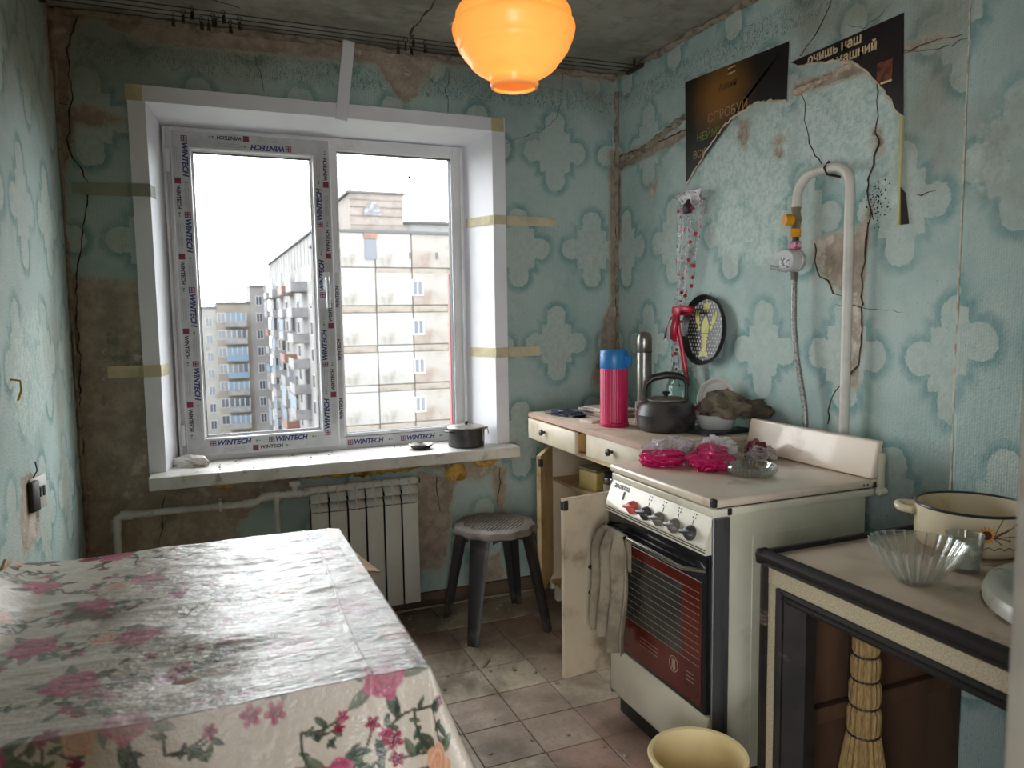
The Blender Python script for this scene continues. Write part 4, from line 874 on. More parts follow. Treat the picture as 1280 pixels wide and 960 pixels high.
for x in (CX+.11, XR-.06):
    for y in (CY0+.04, CY1-.04): part(B().bbox(x-.018, x+.018, y-.018, y+.018, 0, .08, .003, 1), 'foot', m_cab, cb)
d1 = part(B().bbox(CX-.024, CX-.006, -.620, CY1-.002, .783, CZ-.027, .003), 'drawer', m_cab, cb, True)
for y in (-.607, CY1-.035): B().box(CX-.006, CX+.36, y, y+.012, .79, .862).build('drawer_side', pm('drawer_wood', C(190, 150, 92), .6, C(160, 120, 70), 10), d1)
d2 = part(B().bbox(CX+.002, CX+.016, -1.098, -.668, .783, CZ-.027, .003), 'drawer', m_cab, cb, True)
for dq, y, x in ((d1, -.335, CX-.024), (d2, -.875, CX+.002)):
    o = B().lathe([(.0, -.002), (.006, -.002), (.006, .008), (.014, .016), (.013, .024), (0, .028)], 16, mat4=Matrix.Translation((x, y, .833)) @ Matrix.Rotation(R(-90), 4, 'Y')).build('knob', m_knob, dq, True)
def door(name, free, hinge, z0, z1, fm_, inner, hm, out, tilt=0):
    """slab between a free edge and a hinge edge, plan points"""
    f = Vector((*free, 0)); h_ = Vector((*hinge, 0)); d_ = (h_-f).normalized(); n_ = Vector((-d_.y, d_.x, 0))*.009*out
    P0 = [f-n_, h_-n_, h_+n_, f+n_]
    b = B(); b.addv([(p.x, p.y, z) for z in (z0, z1) for p in P0], [(3,2,1,0),(4,5,6,7)]+[(i, (i+1) % 4, (i+1) % 4+4, i+4) for i in range(4)])
    o = part(b, 'door', fm_, cb); return o
dA = door('door', (1.312, -.405), (1.482, -.168), .13, .745, m_cin, None, None, 1)
dB = door('door', (1.078, -1.108), (1.402, -1.062), .125, .742, pm('door_paint', C(196, 182, 156), .5, C(176, 160, 134), 5, grime=C(120, 104, 82), gscale=5, glo=.5, ghi=.72), None, None, 1)
m_pull = pm('pull_metal', C(84, 76, 66), .4, C(50, 44, 38), 30, metal=.7)
v_ = Vector((1.402-1.078, -1.062+1.108)).normalized(); p_ = Vector((1.078, -1.108))+v_*.105; nn = Vector((v_.y, -v_.x))
hb = B(); hb.tube([(p_.x+nn.x*.008, p_.y+nn.y*.008, .405), (p_.x+nn.x*.028, p_.y+nn.y*.028, .41), (p_.x+nn.x*.030, p_.y+nn.y*.030, .45), (p_.x+nn.x*.028, p_.y+nn.y*.028, .49), (p_.x+nn.x*.008, p_.y+nn.y*.008, .495)], [.008, .005, .006, .005, .008], 8)
o = hb.build('handle', m_pull, dB, True)
for dq, (fx_, fy_), z in ((dB, (1.078, -1.108), .725), (dA, (1.312, -.405), .72)):
    B().bbox(fx_-.002, fx_+.018, fy_-.011, fy_+.013, z-.022, z+.012, .003).build('catch', m_knob, dq)
# things inside
bx = thing('tin_box', 'yellow lidded box on the shelf inside the open cabinet', 'box', (1.565, -.465, .590), .15)
B().bbox(-.055, .055, -.065, .065, 0, .085, .01).build('body', pm('box_yellow', C(206, 186, 120), .5, C(190, 166, 100), 8), bx, True)
B().bbox(-.058, .058, -.068, .068, .084, .096, .004).build('lid', pm('box_lid', C(120, 110, 84), .5), bx, True)
jr = thing('spice_jar', 'dark spice jar on the shelf inside the cabinet next to the stove', 'jar', (1.56, -.595, .590))
B().lathe([(0, 0), (.032, 0), (.034, .006), (.034, .07), (.028, .078), (0, .078)], 24).build('body', pm('jar_brown', C(70, 56, 46), .25, C(110, 96, 80), 20), jr, True)
B().lathe([(.0345, .02), (.0347, .05)], 24).build('paper_label', pm('jar_label', C(186, 168, 150), .7), jr)
B().lathe([(.030, .078), (.031, .095), (0, .096)], 24).build('lid', m_knob, jr, True)
b = B(); b.bbox(1.60, 1.62, -.36, -.27, .591, .655, .002); tag(b.build('wood_block', pm('block', C(176, 130, 84), .7), smooth=True), 'small wooden block at the back of the cabinet shelf', 'wood')

# ------------------------------------------------------------------ gas stove
VX, VY0, VY1 = 1.240, -1.690, -1.140
m_en = pm('stove_enamel', C(220, 214, 194), .3, C(210, 203, 182), 5, grime=C(176, 166, 140), gscale=5, glo=.58, ghi=.8, coat=.2)
m_ens = pm('stove_side', C(206, 203, 182), .38, C(194, 191, 168), 4, grime=C(164, 158, 134), gscale=5, glo=.58, ghi=.8)
m_top = pm('stove_lid', C(222, 206, 186), .28, C(208, 190, 170), 4, grime=C(178, 152, 126), gscale=6, glo=.56, ghi=.76, coat=.3)
m_chip = pm('chipped_black', C(34, 32, 30), .6); m_blkg = pm('door_black', C(26, 26, 28), .22)
m_steel = pm('brushed_strip', C(150, 150, 150), .35, C(120, 120, 120), 30, metal=.8, stretch=(1, 1, .1))
sv = thing('gas_stove', 'old white gas stove with lid down and a dark red oven door', 'stove', ((VX+1.84)/2, (VY0+VY1)/2, 0))
part(B().bbox(VX+.012, 1.80, VY0+.014, VY1-.014, .055, .80, .004), 'body', m_ens, sv, True)
for y0, y1, nm in ((VY0+.010, VY0+.0145, 'pressed_panel'),):
    fr = B(); fr.bbox(VX+.14, 1.74, y0, y1, .12, .735, .002, 1); part(fr, nm, m_ens, sv, True)
part(B().bbox(VX+.004, 1.825, VY0+.006, VY1-.006, .800, .823, .004), 'hob_frame', m_en, sv, True)
part(B().box(VX+.02, 1.815, VY0+.012, VY1-.012, .823, .827), 'hob_gap', m_chip, sv)
ld = part(B().bbox(VX-.002, 1.835, VY0, VY1, .827, .852, .008, 3), 'lid', m_top, sv, True)
for x0, x1, y0, y1, z0, z1 in ((VX-.003, VX+.014, VY0-.001, VY0+.018, .829, .853), (1.81, 1.828, VY0-.001, VY0+.004, .828, .846)):
    B().bbox(x0, x1, y0, y1, z0, z1, .005).build('chip', m_chip, ld).location = -Vector(sv.location)+Vector(sv.location)
for x in (1.775, 1.79): B().tube([(x, VY0-.001, .838), (x, VY0+.002, .838)], .003, 10).build('screw_hole', m_chip, ld)
part(B().bbox(VX+.05, VX+.065, VY0+.005, VY0+.008, .803, .822, .003), 'chip', m_chip, sv)
bs = B(); bs.addv([(1.80+(.024 if z > .9 else 0)+dx, y, z) for z in (.853, .965) for dx in (0, .022) for y in (VY0-.005, VY1+.004)], [(0,1,5,4),(2,6,7,3),(0,2,3,1),(4,5,7,6),(0,4,6,2),(1,3,7,5)])
md = part(bs, 'splash_guard', m_top, sv); mod = md.modifiers.new('round', 'BEVEL'); mod.width = .006; mod.segments = 3
part(B().bbox(1.826, 1.848, VY0-.012, VY0+.004, .805, .93, .006), 'guard_bracket', m_ens, sv, True)
part(B().tube([(1.825, VY0-.008, .815), (1.85, VY0-.008, .815)], .011, 12), 'hinge_pin', m_en, sv, True)
# slanted control panel
pn = B(); pn.addv([(VX+.006, VY0+.008, .800), (VX+.006, VY1-.008, .800), (VX-.022, VY1-.008, .722), (VX-.022, VY0+.008, .722), (VX+.05, VY0+.008, .800), (VX+.05, VY1-.008, .800), (VX+.05, VY1-.008, .700), (VX+.05, VY0+.008, .700), (VX-.020, VY1-.008, .700), (VX-.020, VY0+.008, .700)],
    [(0, 3, 2, 1), (3, 9, 8, 2), (9, 7, 6, 8), (0, 1, 5, 4), (0, 4, 7, 9, 3), (1, 2, 8, 6, 5)])
panel = part(pn, 'control_panel', m_en, sv)
for z in (.715, .708): B().box(VX-.0225, VX-.02, VY0+.008, VY1-.008, z-.0012, z+.0012).build('groove', m_chip, panel)
psl = Matrix.Translation((VX-.012, 0, .752)) @ Matrix.Rotation(math.atan2(.028, .078), 4, 'Y')         # panel frame
PM = Matrix.Translation((VX-.0085, 0, .7605)) @ Matrix.Rotation(math.atan2(.028, .078), 4, 'Y')
m_kblk = pm('knob_grey', C(66, 64, 62), .4, C(44, 42, 42), 20); m_kred = pm('knob_red', C(206, 92, 84), .4, C(180, 70, 64), 12)
m_kgry = pm('knob_faded', C(110, 104, 98), .4, C(74, 70, 66), 14)
for y, mk in ((-1.312, m_kred), (-1.389, m_kblk), (-1.458, m_kgry), (-1.536, m_kgry), (-1.612, m_kblk)):
    kb = B(); M4 = PM @ Matrix.Translation((0, y, -.018)) @ Matrix.Rotation(R(-90), 4, 'Y')
    kb.lathe([(0, 0), (.021, 0), (.022, .006), (.019, .012), (.015, .018), (.010, .024), (0, .026)], 24, mat4=M4)
    kb.build('knob', mk, panel, True)
    w = B(); w.bbox(-.005, .005, -.024, .024, .006, .028, .003, 2, M4 @ Matrix.Rotation(R(12), 4, 'Z')); w.build('grip', mk, panel, True)
for y in (-1.46, -1.536, -1.606, -1.385):
    for (a, c) in ((-.006, -.005), (.006, -.005), (-.006, .005), (.006, .005)):
        B().box(-.0006, .0004, y+a-.0022, y+a+.0022, .030+c-.002, .030+c+.002).addv([], []).build('burner_mark', m_blk if a < 0 or c < 0 else m_red, panel).matrix_local = PM
    o = B().box(-.0006, .0004, y-.0012, y+.0012, .006, .020).build('pointer_mark', m_blk, panel); o.matrix_local = PM
o = B().box(-.0008, .0004, -1.245, -1.235, -.008, .018).build('slot', m_chip, panel); o.matrix_local = PM
o = obj('lettering', text_mesh('anoкma', .029, m_blk, .0003, .1, .0002), panel); o.matrix_local = PM @ Matrix.Translation((-.0006, -1.217, .030)) @ Matrix.Rotation(R(-90), 4, 'Z') @ Matrix.Rotation(R(90), 4, 'X')
# oven door with printed glass
part(B().bbox(VX-.012, VX+.02, VY0+.012, VY1-.012, .655, .697, .003), 'vent_band', m_blkg, sv, True)
od = part(B().bbox(VX-.014, VX+.014, VY0+.010, VY1-.010, .245, .660, .008), 'oven_door', m_blkg, sv, True)
m_glr = pm('red_glass', C(92, 34, 26), .16, C(74, 26, 20), 4, grime=C(110, 56, 40), gscale=6, glo=.6, ghi=.85)
B().bbox(VX-.0165, VX-.0135, VY0+.028, VY1-.026, .262, .620, .001, 1).build('door_glass', m_glr, od)
B().bbox(VX-.0172, VX-.0160, VY0+.115, VY1-.12, .375, .585, .0004, 1).build('viewing_window', pm('smoked_glass', C(52, 50, 48), .15, C(66, 64, 60), 12), od)
m_pl = pm('print_line', C(158, 138, 116), .5)
for i in range(11):
    z = .378+.021*i; B().box(VX-.0178, VX-.0171, VY0+.035, VY1-.08, z-.0006, z+.0006).build('print_line', m_pl, od)
for i in range(3):
    B().box(VX-.0175, VX-.0168, VY0+.235, VY0+.335, .318+.012*i, .3195+.012*i).build('print_line', m_pl, od); B().box(VX-.0175, VX-.0168, VY0+.060, VY0+.095, .318+.012*i, .3195+.012*i).build('print_line', m_pl, od)
ringp = [(VX-.0172, VY0+.155+.021*math.cos(a), .335+.023*math.sin(a)) for a in np.linspace(0, 2*math.pi, 24, endpoint=False)]
em = B(); em.tube(ringp, .0012, 5, close=True); em.tube([(VX-.0172, VY0+.155, .318), (VX-.0172, VY0+.155, .352)], .0014, 5); em.tube([(VX-.0172, VY0+.147, .320), (VX-.0172, VY0+.150, .340), (VX-.0172, VY0+.147, .350)], .0016, 5); em.tube([(VX-.0172, VY0+.163, .320), (VX-.0172, VY0+.160, .340), (VX-.0172, VY0+.163, .350)], .0016, 5)
em.build('emblem', m_pl, od)
m_chr = pm('chrome_handle', C(200, 196, 188), .22, C(180, 176, 168), 20, metal=1)
HB = B(); HB.tube([(VX-.012, VY0+.016, .655), (VX-.045, VY0+.065, .652), (VX-.048, VY0+.075, .652)], .006, 8); HB.tube([(VX-.012, VY1-.016, .655), (VX-.045, VY1-.04, .652)], .006, 8); HB.bbox(VX-.054, VX-.042, VY0+.07, VY1-.03, .646, .659, .004)
HB.build('handle', m_chr, od, True)
part(B().bbox(VX-.006, VX+.014, VY0+.010, VY1-.010, .078, .240, .006), 'drawer', m_en, sv, True)
for y0, y1 in ((VY0+.0, VY0+.010), (VY1-.010, VY1)): part(B().bbox(VX, VX+.055, y0, y1, .06, .80, .002, 1), 'corner_strip', m_steel, sv)
part(B().bbox(VX+.02, 1.78, VY0+.03, VY1-.03, 0, .06, .003, 1), 'plinth', m_chip, sv)

# ------------------------------------------------------------------ towel over the oven handle
m_tow = pm('towel_grey', C(150, 138, 118), .95, C(120, 108, 92), 9, grime=C(96, 84, 70), gscale=8, bump=.5, bscale=160)
def towel(u, v):
    y = VY1-.045-.135*u; f = .017*math.sin(u*17+.6+v)+.009*math.sin(u*31+v*3); spread = 1+.35*max(v-.1, 0)
    yy = VY1-.112+(y-VY1+.112)*spread*(1+.05*math.sin(v*5))
    ln = .40*v
    if ln < .03: a = ln/.03*math.pi*.5; return (VX-.048-.013*math.sin(a), yy, .658+.012*math.cos(a)-.006)
    return (VX-.062-.012*v-f*min(v*5, 1)-.004*math.sin(v*9), yy, .652-(ln-.03)*(.93 if u < .45 else 1.0))
b = B(); b.grid(44, 50, towel)
b.grid(44, 16, lambda u, v: (VX-.046+.014*min(v*4, 1)-.004*math.sin(u*17), VY1-.045-.135*u, .660-.12*v))
tw = solid(b.build('kitchen_towel', m_tow, None, 'all'), .003, 0); tag(tw, 'grey brown dish towel hanging over the oven handle', 'towel')
# ------------------------------------------------------------------ on the stove
ZS = .853
m_pinkb = film('pink_bag_film', C(226, 44, 118), .86, .28, C(196, 24, 92), 26)
m_clearb = film('clear_bag_film', C(240, 236, 236), .60, .2, C(214, 206, 208), 22)
def blob(name, m, loc, dims, seed, label, cat, rz=0, sub=5, lobes=()):
    o = wad(*dims, seed, sub, lobes=lobes).build(name, m, None, True); o.location = loc; o.rotation_euler = (0, 0, rz); return tag(o, label, cat)
blob('pink_bag', m_pinkb, (1.385, -1.235, ZS), (.075, .058, .030), 2, 'smaller crumpled pink plastic bag on the stove, nearer its front', 'bag')
blob('pink_bag', m_pinkb, (1.50, -1.330, ZS), (.092, .066, .034), 5, 'larger crumpled pink plastic bag on the stove beside the glass dish', 'bag', .9, 5, [((.8, -.1, .45), .9)])
blob('clear_bag', m_clearb, (1.455, -1.165, ZS+.0), (.125, .055, .045), 8, 'crumpled clear plastic bag behind the pink bags on the stove', 'bag', .5)
blob('clear_bag', m_clearb, (1.61, -1.225, ZS), (.065, .055, .045), 11, 'small clear plastic bag standing behind the larger pink bag', 'bag')
def clear_glass(name, tint, rib_streaks=0):
    g = G(name); lw = g.n('ShaderNodeLayerWeight'); lw.inputs[0].default_value = .35; tr = g.n('ShaderNodeBsdfTransparent'); tr.inputs[0].default_value = tint
    g.set(base=(.75, .77, .74, 1), rough=.05, spec=.9); ms = g.n('ShaderNodeMixShader'); gl = g.n('ShaderNodeBsdfGlossy'); gl.inputs['Roughness'].default_value = .04; m2 = g.n('ShaderNodeMixShader'); m2.inputs[0].default_value = .30
    g.l(gl.outputs[0], m2.inputs[1]); g.l(g.b.outputs[0], m2.inputs[2])
    f = g.m('MULTIPLY_ADD', lw.outputs['Facing'], .62, .13)
    if rib_streaks:
        q = g.sep(g.coord()); w_ = g.m('ABSOLUTE', g.m('SINE', g.mul(g.m('ARCTAN2', q['Y'], q['X']), rib_streaks/2)))
        f = g.add(g.mul(f, .7), g.mul(g.smooth(w_, .45, .05), .5))  # streaks painted into the mix for light and dark bent by the ribs
    g.put(f, ms.inputs[0]); g.l(tr.outputs[0], ms.inputs[1]); g.l(m2.outputs[0], ms.inputs[2]); g.l(ms.outputs[0], g.out.inputs[0]); return g.mat
m_pgl = clear_glass('pressed_glass', (.86, .88, .84, 1))
ds = thing('glass_dish', 'round pressed glass ashtray dish on the stove top', 'dish', (1.545, -1.475, ZS))
def dent(r, z, a): return r*(1+.012*math.cos(a*30)) if .008 < z < .03 and r > .068 else r
B().lathe([(0, 0), (.060, 0), (.070, .006), (.076, .014), (.078, .024), (.073, .030), (.066, .030), (.062, .022), (.056, .014), (0, .012)], 90, rfun=dent).build('dish', clear_glass('dish_glass', (.72, .74, .70, 1), 40), ds, True)
wp = thing('candy_wrapper', 'crumpled dark red and white wrapper by the splash guard', 'wrapper', (1.735, -1.275, ZS), .4)
wad(.036, .038, .034, 14, 4).build('red_foil', pm('red_foil', C(104, 28, 44), .3, C(70, 18, 30), 25, bump=.5), wp, True)
o = wad(.046, .044, .024, 17, 4, 2.6, .6).build('clear_film', film('wrapper_film', C(232, 226, 224), .45, .22, C(196, 180, 180), 24), wp, True); o.location = (-.012, -.018, 0)

# ------------------------------------------------------------------ on the cabinet
ZB = CZ
m_therm = pm('thermos_pink', C(192, 34, 86), .4, C(180, 28, 78), 6); m_blue = pm('thermos_blue', C(38, 116, 178), .38, C(30, 104, 164), 6)
th = thing('pink_thermos', 'ribbed magenta thermos with a blue cup lid on the cabinet', 'thermos', (1.515, -.695, ZB))
B().lathe([(0, 0), (.056, 0), (.059, .004), (.059, .014), (.0555, .018), (.0555, .225), (.054, .232), (0, .232)], 120, rfun=lambda r, z, a: r*(1-.030*(.5+.5*math.cos(a*30))) if .016 < z < .228 and r > .05 else r).build('body', m_therm, th, True)
cup = B().lathe([(.054, .232), (.0565, .236), (.0555, .298), (.052, .304), (0, .305)], 48).build('cup_lid', m_blue, th, True)
B().bbox(-.010, .010, -.083, -.05, .245, .286, .006).build('cup_handle', m_blue, cup, True, rot=(0, 0, R(25)))
m_st = pm('steel', C(150, 146, 140), .3, C(130, 126, 120), 8, metal=.9)
ts_ = thing('steel_thermos', 'tall slim stainless steel thermos behind the pink one', 'thermos', (1.775, -.505, ZB))
B().lathe([(0, 0), (.032, 0), (.0335, .003), (.0335, .27), (.0325, .276), (.0325, .280), (0, .28)], 40).build('body', m_st, ts_, True)
B().lathe([(.0325, .280), (.0345, .283), (.0345, .335), (.030, .355), (.018, .366), (0, .368)], 40).build('cup_lid', m_st, ts_, True)
B().lathe([(.0342, .278), (.0342, .282)], 40).build('ring', m_blk, ts_)
kt = thing('kettle', 'sooty black kettle with an arched handle on the cabinet', 'kettle', (1.635, -.880, ZB), R(-25))
m_ket = pm('kettle_soot', C(70, 66, 64), .38, C(38, 36, 36), 9, grime=C(116, 106, 98), gscale=10, glo=.58, ghi=.75)
B().lathe([(0, 0), (.092, 0), (.104, .010), (.110, .030), (.112, .060), (.114, .064), (.110, .070), (.104, .098), (.088, .114), (.060, .120), (0, .120)], 48).build('body', m_ket, kt, True)
kl = B().lathe([(.074, .117), (.074, .122), (.05, .128), (0, .130)], 40).build('lid', pm('kettle_lid', C(110, 98, 88), .4, C(70, 62, 56), 12), kt, True)
B().lathe([(0, .152), (.013, .150), (.016, .143), (.008, .136), (.008, .128)], 16).build('knob', m_knob, kl, True)
hp_ = [(-.080, 0, .098), (-.084, 0, .150), (-.075, 0, .182), (-.050, 0, .202), (0, 0, .212), (.045, 0, .208), (.070, 0, .198), (.078, 0, .175), (.080, 0, .100)]
hk = B().tube(hp_, [.006, .008, .012, .014, .015, .014, .011, .008, .006], 10).build('handle', m_knob, kt, True)
B().tube([(.10, 0, .055), (.135, 0, .085), (.155, 0, .112)], [.022, .016, .012], 12).build('spout', m_ket, kt, True)
# papers, magazines and small things at the far end
def flat(name, x, y, z, w, d, h, rz, m, label, cat, group=None):
    b = B(); b.bbox(-w/2, w/2, -d/2, d/2, 0, h, min(.002, h*.3), 1); o = b.build(name, m, None, True, (x, y, z), (0, 0, rz)); return tag(o, label, cat, group)
m_pap = [pm('paper_a', C(214, 206, 196), .7, C(196, 186, 176), 12), pm('paper_b', C(176, 150, 128), .7, C(150, 124, 104), 9), pm('paper_c', C(204, 190, 176), .6, C(120, 120, 130), 8), pm('paper_d', C(158, 140, 128), .6, C(110, 96, 92), 6)]
zz_ = ZB
for i, (x, y, w, d, h, rz, mi, lb) in enumerate(((1.66, -.42, .17, .23, .012, .15, 3, 'brownish magazine at the bottom of the stack at the far end of the cabinet'), (1.66, -.415, .16, .22, .010, -.12, 1, 'tan magazine in the middle of the stack on the cabinet'), (1.655, -.40, .17, .21, .009, .22, 2, 'grey patterned magazine near the top of the cabinet stack'), (1.66, -.41, .15, .21, .004, .05, 0, 'white paper sheet lying on top of the magazine stack'))):
    flat('magazine', x, y, zz_, w, d, h, rz, m_pap[mi], lb, 'magazine', 'papers stacked on the cabinet'); zz_ += h
flat('notepad', 1.475, -.565, ZB, .05, .075, .010, .3, m_pap[0], 'small white notepad in front of the pink thermos', 'paper')
o = crumple(.10, .036, .017, 23, 4, .35, 3, .12).build('dark_pouch', pm('pouch_blue', C(52, 58, 76), .55, C(36, 40, 54), 14, bump=.3), None, True); o.location = (1.478, -.335, ZB); o.rotation_euler = (0, 0, R(-70)); tag(o, 'dark blue folded pouch at the far front corner of the cabinet', 'pouch')
o = crumple(.022, .022, .026, 26, 3, .3).build('purple_wrapper', pm('purple', C(92, 48, 120), .35, C(70, 34, 96), 20), None, True); o.location = (1.565, -.575, ZB); tag(o, 'purple wrapper half hidden behind the pink thermos', 'wrapper')
blob('clear_bag', m_clearb, (1.715, -.665, ZB), (.045, .045, .055), 31, 'crumpled clear bag between the two thermoses and the kettle', 'bag')
sp = thing('salt_packet', 'upright paper packet between the pink thermos and the kettle', 'packet', (1.63, -.735, ZB), .2)
B().bbox(-.022, .022, -.032, .032, 0, .095, .004).build('pack', pm('salt_paper', C(196, 180, 170), .7, C(170, 150, 140), 10), sp, True)
B().bbox(-.0228, -.0215, -.026, .026, .03, .06, .0004, 1).build('printed_band', pm('salt_band', C(150, 110, 104), .6), sp)
B().bbox(-.0228, -.0215, -.020, .020, .067, .078, .0004, 1).build('printed_line', m_blk, sp)
bt = thing('glass_jar', 'large greenish glass jar standing behind the kettle', 'jar', (1.815, -.735, ZB))
B().lathe([(0, 0), (.062, 0), (.068, .01), (.068, .15), (.055, .18), (.042, .188), (.042, .205), (.046, .208), (.043, .21), (.039, .205), (.039, .19), (.052, .176), (.065, .148), (.065, .012), (0, .006)], 40).build('body', thin_glass('jar_glass', (.86, .93, .91, 1)), bt, True)
# black tray, white bowl with a rag, upright white lid
flat('black_tray', 1.775, -.985, ZB, .22, .19, .012, .08, pm('tray_black', C(44, 46, 54), .4, C(30, 32, 38), 8), 'flat dark tray under the white bowl', 'tray')
bw = thing('white_bowl', 'white plastic bowl on the dark tray next to the splash guard', 'bowl', (1.79, -.985, ZB+.012))
B().lathe([(0, 0), (.058, 0), (.062, .004), (.078, .050), (.082, .052), (.078, .054), (.058, .008), (0, .006)], 40).build('body', pm('bowl_white', C(214, 212, 208), .35, C(200, 198, 192), 6), bw, True)
lid_ = thing('white_plate', 'round white plate leaning upright against the teal wall', 'plate', (1.87, -.885, ZB+.105), rot=(R(82), 0, R(-66)))
m_lidw = pm('lid_white', C(210, 204, 196), .35, C(196, 188, 178), 6)
B().lathe([(0, .004), (.062, .004), (.066, .0), (.072, .002), (.080, .010), (.084, .010), (.082, .004), (.07, -.006), (0, -.006)], 48).build('disc', m_lidw, lid_, True)
rg = thing('rag_pile', 'grey brown rag heaped over the white bowl', 'rag', (1.815, -1.005, ZB+.055), .3)
wad(.078, .085, .062, 41, 5, 1.6, .42).build('rag', pm('rag_brown', C(124, 112, 94), .95, C(92, 82, 68), 9, bump=.5, bscale=120), rg, True)
o = wad(.045, .085, .040, 47, 4, 1.8, .4).build('dark_fold', pm('rag_dark', C(84, 72, 58), .95, C(60, 52, 42), 10, bump=.4), rg, True); o.location = (.045, -.07, .0)
blob('candy_foil', pm('maroon_foil', C(98, 30, 48), .35, C(150, 120, 116), 22, bump=.4), (1.715, -.925, ZB+.05), (.03, .034, .028), 52, 'dark red foil wrapper tucked in front of the brown rag', 'wrapper', 0, 4)

# ------------------------------------------------------------------ posters on the right wall
def poster(pts, seed, name, label, colours):
    p = ragged(pts[:1], 0, 0) and pts; b = B()
    rnd_ = random.Random(seed); outl = []
    for i, (a, c) in enumerate(zip(pts, pts[1:]+pts[:1])):
        torn = i >= 2 and i < len(pts)-1; n_ = max(1, int(math.hypot(c[0]-a[0], c[1]-a[1])/.012)) if torn else 1
        for q in range(n_):
            t = q/n_; j = .004 if torn and q else 0; outl.append((a[0]+(c[0]-a[0])*t+rnd_.uniform(-j, j), a[1]+(c[1]-a[1])*t+rnd_.uniform(-j, j)))
    bm = bmesh.new(); vs = [bm.verts.new((XR-.006, y, z)) for y, z in outl]; bm.faces.new(vs); bmesh.ops.triangulate(bm, faces=bm.faces[:])
    b.bm(bm); return outl, b
g = G('poster_brown'); P = g.coord(); q = g.sep(P); d_ = g.length(g.sub(q['Y'], -.80), g.mul(g.sub(q['Z'], 2.20), 1.3))
k = g.mix(g.smooth(g.add(d_, g.mul(g.sub(g.noise(P, 14, 4), .5), .06)), .24, .03), C(28, 22, 20), C(136, 92, 42))
m_po1 = g.set(base=k, rough=.35, spec=.5)
g = G('poster_dark'); P = g.coord(); k = g.mix(g.smooth(g.noise(P, 7, 5), .5, .7), C(30, 23, 25), C(58, 34, 28)); m_po2 = g.set(base=k, rough=.4, spec=.5)
P1 = [(-.568, 2.311), (-1.174, 2.279), (-1.167, 2.081), (-1.128, 2.097), (-1.024, 2.118), (-.913, 2.105), (-.819, 2.074), (-.734, 2.017), (-.651, 1.951), (-.579, 1.89)]
P2 = [(-1.183, 2.206), (-1.638, 2.208), (-1.648, 1.914), (-1.616, 1.945), (-1.592, 1.986), (-1.556, 2.035), (-1.509, 2.084), (-1.462, 2.122), (-1.397, 2.152), (-1.312, 2.170), (-1.222, 2.184)]
m_torn = pm('torn_paper', C(206, 192, 170), .9, C(180, 160, 140), 30)
m_gold = pm('print_gold', C(168, 136, 96), .5); m_grn2 = pm('print_olive', C(120, 130, 50), .5); m_crm = pm('print_cream', C(214, 192, 150), .5); m_dgold = pm('print_dim', C(92, 66, 40), .5)
def inpoly(y, z, poly):
    ins = False
    for (a, c) in zip(poly, poly[1:]+poly[:1]):
        if (a[1] > z) != (c[1] > z) and y < a[0]+(z-a[1])*(c[0]-a[0])/(c[1]-a[1]): ins = not ins
    return ins
def poster_text(t, s, size, m, y, z, poly, bold=0, shear=0):
    """one flat letter after another; letters on the torn-away paper are gone"""
    src = text_mesh(s, size, m, .0002, shear, bold, 'LEFT'); bm = bmesh.new(); bm.from_mesh(src)
    drop = [f for f in bm.faces if not inpoly(y-f.calc_center_median().x, z+f.calc_center_median().y, poly)]
    bmesh.ops.delete(bm, geom=drop, context='FACES'); me_ = bpy.data.meshes.new('lettering'); bm.to_mesh(me_); bm.free(); me_.materials.append(m)
    o = obj('lettering', me_, t); o.matrix_local = Matrix.Translation(Vector((XR-.0086, y, z))-t.location) @ Matrix.Rotation(R(-90), 4, 'Z') @ Matrix.Rotation(R(90), 4, 'X')
for pts, seed, m, lb, loc in ((P1, 3, m_po1, 'torn brown and black poster with gold lettering, left of the two', (XR, -.87, 1.9)), (P2, 4, m_po2, 'torn dark poster with cream lettering, right of the two', (XR, -1.41, 1.92))):
    t = thing('poster', lb, 'poster', loc, group='torn posters on the right wall'); outl, b = poster(pts, seed, 'sheet', lb, None)
    o = b.build('sheet', m, t); o.location = -t.location; solid(o, .0008, 0)
    tb_ = B(); lower = outl[2:]
    rp = [(XR-.0055, y, z-.004) for y, z in lower]
    tb_.tube(rp, [random.Random(i).uniform(.002, .006) for i in range(len(rp))], 5); o = tb_.build('torn_edge', m_torn, t, True); o.location = -t.location
    if seed == 3:
        poster_text(t, 'СПРОБУЙ', .050, m_gold, -.725, 2.120, P1); poster_text(t, 'НЕЙМОВІРНО', .045, m_grn2, -.655, 2.060, P1); poster_text(t, 'ВСЮ', .042, m_gold, -.630, 1.995, P1)
        poster_text(t, 'Ахлин', .036, m_dgold, -.795, 2.222, P1, .0006)
        for z in (2.262, 2.272, 2.282):
            o = B().box(-.0004, .0004, -.022, .022, -.002, .002).build('stripe', m_crm if z != 2.272 else m_po2, t); o.location = Vector((XR-.0078, -.87, z))-t.location
    else:
        poster_text(t, 'очишь наш', .042, m_crm, -1.265, 2.186, outl, .0011); poster_text(t, 'домашний', .042, m_crm, -1.335, 2.148, outl, .0011)
        o = B().box(-.0004, .0004, -.028, .028, -.030, .030).build('small_picture', pm('print_rust', C(120, 60, 34), .5, C(50, 30, 28), 40), t); o.location = Vector((XR-.0078, -1.578, 2.06))-t.location
        o = B().box(-.0005, .0005, -.020, .020, -.003, .003).build('small_caption', m_crm, t); o.location = Vector((XR-.0080, -1.585, 2.028))-t.location
b = B(); b.bbox(XR-.010, XR, -1.648, -1.638, 1.60, 1.915, .002); tag(b.build('wood_lath', pm('lath_yellow', C(186, 180, 130), .6), smooth=True), 'thin yellowish strip below the right poster', 'strip')
